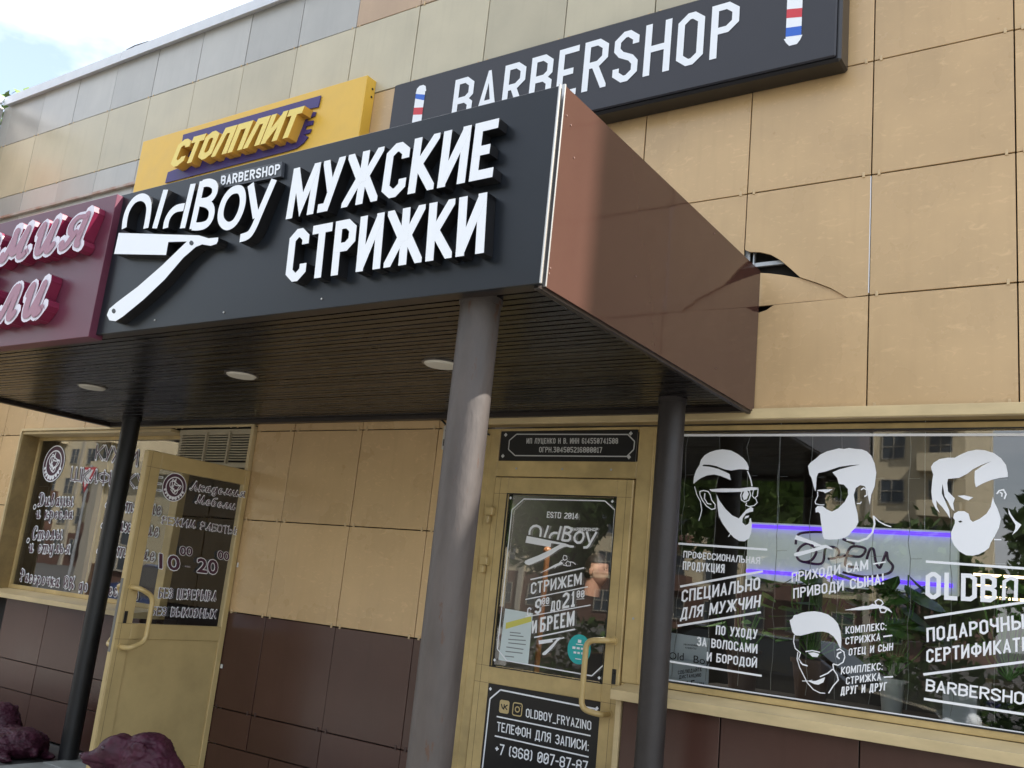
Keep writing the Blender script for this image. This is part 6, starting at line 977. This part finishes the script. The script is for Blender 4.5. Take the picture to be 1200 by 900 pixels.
# plants
LEAF = mat('plant_leaf', (.14, .31, .07), .4, noise_amt=.3, nscale=12); POTW = mat('white_pot', (.62, .62, .6), .35); POTB = mat('brown_pot', (.12, .07, .05), .5)
def plant(x, y, z, label, seed, n=16, lr=.085, h=.45, potm=POTB, pr=.09, ph=.2, name='potted_plant'):
    t = thing(name, (x, y, z), label, 'plant'); r = random.Random(seed)
    q = MB(); q.cyl((x, y, z), (x, y, z+ph), pr*.75, pr, n=20); q.cyl((x, y, z+ph-.02), (x, y, z+ph), pr*1.08, pr*1.08, n=20); q.build('pot', potm, t)
    for i in range(n):
        az = r.uniform(0, 6.28); rad = r.uniform(.04, .24); hh = ph+r.uniform(.08, h)
        c = Vector((x+rad*math.cos(az), y+rad*math.sin(az)*.6, z+hh)); a = Vector((math.cos(az), math.sin(az)-.6, r.uniform(-.7, .3))).normalized()
        s = a.cross(Vector((0, 0, 1))).normalized(); u = a; nn = s.cross(u)
        L = lr*r.uniform(.7, 1.25); q = MB(); prof = [(0, .05), (.15, .35), (.35, .5), (.6, .46), (.85, .24), (1, .0)]
        vs = []
        for f_, w_ in prof: vs += [c+u*(f_-.5)*2*L+s*w_*L*1.3+nn*(-.15*L*w_), c+u*(f_-.5)*2*L+nn*(-.1*L*f_), c+u*(f_-.5)*2*L-s*w_*L*1.3+nn*(-.15*L*w_)]
        fs = []
        for k in range(len(prof)-1): fs += [(3*k, 3*k+1, 3*k+4, 3*k+3), (3*k+1, 3*k+2, 3*k+5, 3*k+4)]
        q.add(vs, fs, 0, True); q.tube([(x, y, z+ph), Vector((x, y, z+hh*.6)).lerp(c, .5), c-u*L], .004, 5); q.build('leaf', LEAF, t)
    return t
plant(-1.42, .42, 1.2, 'leafy plant in a brown pot in the middle of the barber window', 1, 26, .10, .42)
plant(-1.05, .40, 1.20, 'broad leaved plant in a white pot right of the middle of the barber window', 5, 26, .105, .42, POTW, .055, .16)
plant(-1.86, .70, 1.2, 'narrow plant in a dark pot behind the left of the barber window', 9, 14, .05, .3)
plant(-.62, .75, 1.2, 'tall plant at the right end of the barber window', 12, 20, .08, .5)
q = MB(); q.bbox(-2.1, 2.1, .20, .95, 1.10, 1.195, .004); tag(q.build('inner_window_ledge', mat('ledge_dark', (.07, .06, .055), .5)), 'dark wide ledge inside the barber window carrying the plants', 'ledge')
wx, wz = PTS['wbox'][0], PTS['wbox'][2]
q = MB(); q.bbox(wx-.075, wx+.06, .33, .42, 1.196, 1.36, .003); tag(q.build('white_box', mat('glossy_white_card', (.6, .62, .66), .15, bump=.8, bscale=30)), 'glossy white box standing at the foot of the barber window', 'box')
q = MB(); q.ball((wx+.18, .45, 1.26), (.13, .1, .075), seg=24, ring=14)
for v in q.v: v += Vector((noise.noise(v*22), noise.noise(v*25+Vector((5, 0, 0))), noise.noise(v*24+Vector((0, 9, 0)))))*.03
tag(q.build('black_bag', mat('black_film', (.012, .012, .013), .18, bump=.8, bscale=25)), 'crumpled black plastic bag beside the white box in the barber window', 'bag')
# warm light strips deep in the shop
ls = thing('strip_lamp', (-.75, 2.6, 2.0), 'warm lit strip lamps on the back shelf seen through the right of the barber window', 'lamp')
for k in range(3):
    q = MB(); q.bbox(-1.05+.02*k, -.55+.03*k, 2.6, 2.63, 1.98-.07*k, 1.995-.07*k, .002); q.build('lamp_bar', mat('warm_lamp', (1, .8, .5), .4, emit=((1, .72, .36), 2.2)), ls)
# coat stand behind the door
BR = mat('copper_wood', (.34, .15, .07), .35)
for (x, y, h, lab) in ((-3.62, 1.5, 1.86, 'round copper coloured post with a ball top just behind the barber door glass'), (-2.92, 1.5, 1.84, 'copper coloured post behind the right half of the barber door glass'), (-2.78, 1.5, 1.80, 'copper coloured post nearest the handle behind the barber door glass')):
    q = thing('coat_stand', (x, y, .17), lab, 'post'); mb = MB(); mb.cyl((x, y, .17), (x, y, h), .020, n=14); mb.build('post', BR, q)
    mb = MB(); mb.ball((x, y, h+.02), .032); mb.build('ball_top', BR, q); mb = MB(); mb.cyl((x, y, .17), (x, y, .19), .13, n=20); mb.build('base', BR, q)

q = thing('added_fill_light', (-3.2, 1.6, 2.86), 'square fill light added under the ceiling to brighten the barber shop', 'lamp'); mb = MB(); mb.bbox(-3.5, -2.9, 1.0, 1.6, 2.85, 2.88, .004); mb.build('diffuser', mat('added_fill_glow', (.9, .9, .85), .4, emit=((1, .93, .82), 14.0)), q)  # glowing panel added to brighten the man behind the door glass
# person standing inside, seen from behind through the door glass
def skin_body(name, joints, edges, radii, M, sub=2, parent=None, root=0):
    me = bpy.data.meshes.new(name); me.from_pydata([tuple(j) for j in joints], edges, []); o = bpy.data.objects.new(name+'_raw', me); COL.objects.link(o)
    o.modifiers.new('k', 'SKIN'); sv = me.skin_vertices[0].data
    for i, r in enumerate(radii): sv[i].radius = (r if hasattr(r, '__len__') else (r, r)); sv[i].use_root = (i == root)
    sb = o.modifiers.new('s', 'SUBSURF'); sb.levels = sub; sb.render_levels = sub
    dg = bpy.context.evaluated_depsgraph_get(); dg.update(); out = bpy.data.meshes.new_from_object(o.evaluated_get(dg), depsgraph=dg)
    bpy.data.objects.remove(o); out.materials.clear(); out.materials.append(M)
    for p in out.polygons: p.use_smooth = True
    return link(name, out, parent)
SKIN = mat('skin', (.48, .26, .18), .5, noise_amt=.1)
SHIRT = mat('slate_tshirt', (.09, .11, .16), .8, noise_amt=.15, bump=.2)
px, py = -3.60, 2.2
pr = thing('person', (px, py, .17), 'man in a dark blue T-shirt standing inside the barber door, head turned right', 'person')
J = [(0, 0, .95), (0, 0, 1.15), (0, .0, 1.38), (0, .0, 1.50), (0, -.01, 1.58),
     (.17, 0, 1.44), (.25, .02, 1.18), (.27, -.10, .96), (.27, -.16, .88), (-.17, 0, 1.44), (-.25, .02, 1.18), (-.27, -.10, .96), (-.27, -.16, .88),
     (.10, 0, .88), (.11, .0, .50), (.11, .02, .08), (.11, -.12, .04), (-.10, 0, .88), (-.11, 0, .5), (-.11, .02, .08), (-.11, -.12, .04)]
E_ = [(0, 1), (1, 2), (2, 3), (3, 4), (2, 5), (5, 6), (6, 7), (7, 8), (2, 9), (9, 10), (10, 11), (11, 12), (0, 13), (13, 14), (14, 15), (15, 16), (0, 17), (17, 18), (18, 19), (19, 20)]
RD = [(.15, .11), (.14, .105), (.16, .11), (.065, .06), (.06, .06), .075, .048, .034, .028, .075, .048, .034, .028, .085, .062, .042, .035, .085, .062, .042, .035]
J = [Vector((px+a, py+b, c+.13)) for a, b, c in J]
skin_body('body', J, E_, RD, SKIN, 2, pr)
J2 = [J[0], J[1], J[2], J[3]-Vector((0, 0, .02)), J[5], J[5].lerp(J[6], .75), J[9], J[9].lerp(J[10], .75)]
skin_body('t_shirt', J2, [(0, 1), (1, 2), (2, 3), (2, 4), (4, 5), (2, 6), (6, 7)], [(.168, .128), (.158, .122), (.178, .128), (.07, .065), .088, .066, .088, .066], SHIRT, 2, pr)
J3 = [J[0], J[13], J[14], J[15]+Vector((0, 0, .02)), J[17], J[18], J[19]+Vector((0, 0, .02))]
skin_body('trousers', J3, [(0, 1), (1, 2), (2, 3), (0, 4), (4, 5), (5, 6)], [(.165, .125), .10, .078, .06, .10, .078, .06], mat('dark_denim', (.02, .025, .04), .8), 2, pr)
hc = Vector((px+.01, py-.01, 1.80)); fd = Vector((.95, -.1, 0)).normalized(); sd = Vector((-fd.y, fd.x, 0))
q = MB(); q.ball((0, 0, 0), 1, seg=28, ring=20)
for v in q.v:
    x_, y_, z_ = v; f = x_; 
    X = .098*x_; Y = .076*y_; Z = .120*z_
    if z_ < 0: X *= 1-.18*(-z_) ; Y *= 1-.30*(-z_); X += .018*(-z_)
    if x_ > .8 and abs(y_) < .22 and -.35 < z_ < .12: X += .022*(1-abs(y_)/.22)*(1-abs(z_+.15)/.27 if abs(z_+.15) < .27 else 0)
    if x_ > .75 and -.62 < z_ < -.45: X += .005
    if x_ > .7 and abs(abs(y_)-.35) < .15 and 0 < z_ < .18: X -= .007
    v.xyz = hc+fd*X+sd*Y+Vector((0, 0, Z))
for s_ in (-1, 1): q.ball(hc+sd*s_*.074+fd*(-.005)+Vector((0, 0, -.01)), (.018, .012, .033), seg=10, ring=8)
for s_ in (-1, 1): q.ball(hc+sd*s_*.030+fd*.084+Vector((0, 0, .012)), .004, seg=8, ring=6, mi=1)
q.cyl(hc+Vector((0, 0, -.06))-fd*.02, hc+Vector((0, 0, -.19))-fd*.035, .058, .066, n=18)
q.build('head', [SKIN, mat('eye_dark', (.05, .03, .02), .2)], pr)
q = MB(); q.ball((0, 0, 0), 1, seg=24, ring=16); keep = []
for v in q.v:
    x_, y_, z_ = v; v.xyz = hc-fd*.008+fd*(.103*x_)+sd*(.082*y_)+Vector((0, 0, .126*z_+.008))
q.f = [f for f in q.f if (sum((q.v[i]-hc).z for i in f)/4 > .045+(.0 if sum((q.v[i]-hc).dot(fd) for i in f)/4 > .0 else -.10))]; q.m = [0]*len(q.f); q.sm = [True]*len(q.f)
q.build('hair', mat('dark_brown_hair', (.025, .016, .012), .6, bump=.6, bscale=90), pr)

# furniture inside the furniture shop
q = thing('cabinet', (-7.2, 2.2, .17), 'tall pale kitchen cabinet standing inside the furniture shop', 'cabinet')
mb = MB(); mb.bbox(-7.7, -6.8, 2.2, 2.7, .17, 2.2, .005); mb.build('carcass', mat('cabinet_wood', (.25, .18, .11), .5, noise_amt=.2), q)
for x in (-7.69, -7.24): mb = MB(); mb.bbox(x, x+.43, 2.18, 2.2, .2, 2.17, .004); mb.build('cabinet_door', mat('cabinet_front', (.4, .36, .3), .4), q)

# ================================================================== ACROSS THE STREET (seen in the panes)
APB = mat('apartment_render', (.58, .50, .34), .85, noise_amt=.12, nscale=.6); APR = mat('apartment_brick', (.13, .07, .05), .85, noise_amt=.3, nscale=2)
APW = mat('apartment_window', (.05, .06, .07), .12); APT = mat('apartment_trim', (.36, .33, .27), .7)
def apartment(x0, x1, y, floors, label, brick_low=3, dz=3.0, name='apartment_building', back=12):
    t = thing(name, ((x0+x1)/2, y, 0), label, 'building')
    h = floors*dz+1; q = MB(); q.box(x0, x1, y-back, y, 0, brick_low, 1); q.box(x0, x1, y-back, y-.002, brick_low, h, 0); q.box(x0-.3, x1+.3, y-back-.3, y+.3, h, h+.4, 0); q.build('wall', [APB, APR], t)
    nb_ = int((x1-x0)/3.0); base = None; wm = {}
    for f in range(floors):
        for i in range(nb_):
            cx = x0+(i+.5)*(x1-x0)/nb_; z = f*dz+1.1
            if 'w' not in wm:
                qq = MB(); qq.box(-.7, .7, -.02, .02, 0, 1.5); wm['w'] = qq.mesh('window', APW); qq = MB()
                for a in (-.75, -.03, .70): qq.box(a, a+.06, .0, .05, -.06, 1.56)
                for b in (-.06, 1.5, .75): qq.box(-.75, .76, .0, .049, b, b+.06)
                wm['f'] = qq.mesh('frame', APT); qq = MB(); qq.box(-1.3, 1.3, .0, 1.1, -1.0, -.85); qq.box(-1.3, 1.3, 1.04, 1.1, -.85, .1); qq.box(-1.3, -1.25, 0, 1.04, -.85, .1); qq.box(1.25, 1.3, 0, 1.04, -.85, .1); wm['b'] = qq.mesh('balcony', [APB]); qq.m = [0]*len(qq.m)
                wm['b2'] = qq.mesh('balcony', [APR])
            wo = link('window', wm['w'], t, (cx, y+.01, z)); link('window_frame', wm['f'], wo, (cx, y+.03, z))
            if f > 0 and i % 3 == 1: link('balcony', wm['b'] if f > 2 else wm['b2'], t, (cx, y, z))
    q = MB()
    for i in range(0, nb_+1, 3): cx = x0+i*(x1-x0)/nb_; q.box(cx-.2, cx+.2, y, y+.25, 0, h, 0)
    q.build('pilaster', [APT], t)
    return t
apartment(-80, -10.5, -62, 8, 'long five storey beige apartment block with brown ground floors across the street', 3.6)
apartment(-135, -84, -50, 6, 'grey beige apartment block farther left across the street', 3.2)
apartment(-30, -17, -14.5, 1, 'low cream shop pavilion with a brown band across the street', 1.2, 3.2, 'pavilion', 6)

def tree(x, y, h, cr_, label, seed, n=2600, grp='trees along the street'):
    t = thing('street_tree', (x, y, 0), label, 'tree', grp); r = random.Random(seed)
    q = MB(); q.cyl((x, y, 0), (x+.1, y, h*.45), .16, .10, n=10); tips = []
    for i in range(9):
        a = r.uniform(0, 6.28); e = Vector((x+math.cos(a)*cr_*.65*r.uniform(.4, 1), y+math.sin(a)*cr_*.65*r.uniform(.4, 1), h*r.uniform(.55, .92))); q.tube([(x+.1, y, h*r.uniform(.28, .44)), Vector((x, y, h*.5)).lerp(e, .5)+Vector((0, 0, .2)), e], .035, 6); tips.append(e)
    q.build('trunk', mat('bark', (.10, .075, .055), .9, noise_amt=.4), t)
    q = MB(); tips.append(Vector((x, y, h*.95))); tips.append(Vector((x, y, h*.6)))
    cl = [(tp, r.uniform(.35, .55)*cr_) for tp in tips]+[(tp+Vector((r.uniform(-1, 1), r.uniform(-1, 1), r.uniform(-.8, .8)))*cr_*.35, r.uniform(.2, .35)*cr_) for tp in tips*2]
    for i in range(n):
        c, rr = cl[r.randrange(len(cl))]; d = Vector((r.gauss(0, 1), r.gauss(0, 1), r.gauss(0, .8))).normalized(); p = c+d*rr*(r.random()**.4)
        u = Vector((r.gauss(0, 1), r.gauss(0, 1), r.gauss(0, 1))).normalized(); v = u.orthogonal().normalized(); s = r.uniform(.10, .21)
        q.add([p-u*s, p+v*s*.5, p+u*s, p-v*s*.5], [(0, 1, 2, 3)], 0)
    q.build('crown', mat('tree_leaf', (.17, .26, .07), .6, noise_amt=.4, nscale=1.5, col2=(.07, .12, .035)), t)
tree(-7.4, -13.5, 5.6, 2.5, 'round leafy street tree opposite the canopy', 3, 7000)
tree(-11.6, -14.5, 5.4, 2.7, 'leafy street tree left of the round one', 4, 9000)
tree(-1.2, -15, 4.3, 1.8, 'small leafy street tree at the right across the street', 5, 5000)
tree(-15.5, -12.5, 5.0, 1.8, 'small leafy tree beside the low pavilion', 6, 5000)
tree(-22, -19, 8.5, 2.8, 'large leafy tree at the left across the street', 8, 3600)
tree(-4.6, -19, 3.9, 1.9, 'low leafy tree between the round tree and the right one', 9, 2600)
hd = MB(); r = random.Random(44)
for i in range(9000):
    p = Vector((r.uniform(-24, 6), -12.2+r.gauss(0, .35), r.uniform(0, 1.25))); u = Vector((r.gauss(0, 1), r.gauss(0, 1), r.gauss(0, 1))).normalized(); v = u.orthogonal().normalized(); s_ = r.uniform(.06, .13)
    hd.add([p-u*s_, p+v*s_*.6, p+u*s_, p-v*s_*.6], [(0, 1, 2, 3)], 0)
ho = hd.build('hedge', mat('hedge_leaf', (.08, .14, .035), .6, noise_amt=.4)); tag(ho, kind='stuff')
# tree behind the shop whose tips show above the parapet
tree(-28.6, 9.0, 15.15, 1.7, 'tall tree behind the shop whose tips show above the parapet', 11, 5000, None)

def car(x, y, rz, col, label, nm):
    t = thing('parked_car', (0, 0, 0), label, 'car', 'cars parked along the kerb'); PM = mat(nm, col, .25, coat=1, coatr=.03, metal=.2)
    prof = [(-2.15, .35), (-2.2, .62), (-2.05, .86), (-1.2, .98), (-.55, 1.40), (.75, 1.45), (1.55, 1.05), (2.1, .95), (2.18, .6), (2.1, .3)]
    q = MB(); n = len(prof); vs = []
    for wy, zs in ((-.86, 0), (-.72, 1), (.72, 1), (.86, 0)):
        for (a, b) in prof: vs.append((a*(1 if zs == 0 else .985), wy if b < 1.02 else wy*(.78 if zs == 0 else .85), b-(0.02 if zs == 0 else 0)))
    fs = []
    for k in range(3): fs += [(k*n+i, k*n+(i+1) % n, (k+1)*n+(i+1) % n, (k+1)*n+i) for i in range(n)]
    fs += [list(range(n))[::-1], list(range(3*n, 4*n))]
    q.add(vs, fs, 0, False); b = q.build('body', PM, t)
    GLS = mat('car_glass', (.02, .025, .03), .05, spec=.8)
    for sy in (-1, 1):
        q = MB(); q.add([(-.98, sy*.80, 1.0), (1.35, sy*.80, 1.03), (.72, sy*.69, 1.39), (-.50, sy*.69, 1.36)], [(0, 1, 2, 3)]); q.build('side_window', GLS, t)
    q = MB(); q.add([(-1.16, -.64, 1.0), (-1.16, .64, 1.0), (-.62, .56, 1.37), (-.62, -.56, 1.37)], [(0, 1, 2, 3)]); 
    for v in q.v: v.z += .012; v.x -= .012
    q.build('windscreen', GLS, t)
    q = MB(); q.add([(1.50, -.62, 1.08), (1.50, .62, 1.08), (.82, .56, 1.43), (.82, -.56, 1.43)], [(0, 3, 2, 1)]); 
    for v in q.v: v.z += .012; v.x += .012
    q.build('rear_window', GLS, t)
    for wx_ in (-1.35, 1.35):
        for sy in (-1, 1):
            q = MB(); q.cyl((wx_, sy*.70, .32), (wx_, sy*.885, .32), .32, n=24); wo = q.build('wheel', mat('tyre', (.02, .02, .02), .8), t)
            q = MB(); q.cyl((wx_, sy*.88, .32), (wx_, sy*.895, .32), .21, n=20); q.build('rim', ALU, wo)
    for sy in (-1, 1):
        q = MB(); q.ball((-2.10, sy*.62, .70), (.09, .17, .09)); q.build('headlight', mat('lamp_glass', (.75, .78, .8), .08), t)
        q = MB(); q.bbox(2.09, 2.15, sy*.66-.11, sy*.66+.11, .74, .83, .01); q.build('tail_light', mat('red_lens', (.12, .008, .008), .3), t)
    t.location = (x, y, 0); t.rotation_euler = (0, 0, rz); return t
car(-4.0, -7.2, R(182), (.01, .01, .012), 'black hatchback parked opposite the barber window', 'black_car_paint')
car(-15.5, -7.6, R(182), (.02, .04, .14), 'dark blue car parked left of the shop front', 'blue_car_paint')
car(-12.3, -9.9, R(1), (.5, .5, .5), 'silver car parked between the dark blue and black cars', 'silver_car_paint')
t = thing('give_way_sign', (-19.5, -7.4, 0), 'white triangular give way sign with a red edge on a grey pole', 'road sign')
q = MB(); q.cyl((-19.5, -7.45, 0), (-19.5, -7.45, 3.4), .035, n=10); q.build('pole', STEEL, t)
q = MB(); q.prism([(-19.82, 3.35), (-19.5, 2.80), (-19.18, 3.35)], XZ(-7.4, 1), 0, .004, 0, 0); q.build('plate', REDV, t)
q = MB(); q.prism([(-19.72, 3.30), (-19.5, 2.91), (-19.28, 3.30)], XZ(-7.395, 1), 0.002, .004, 0, 0); q.build('plate_face', WHITEV, t)
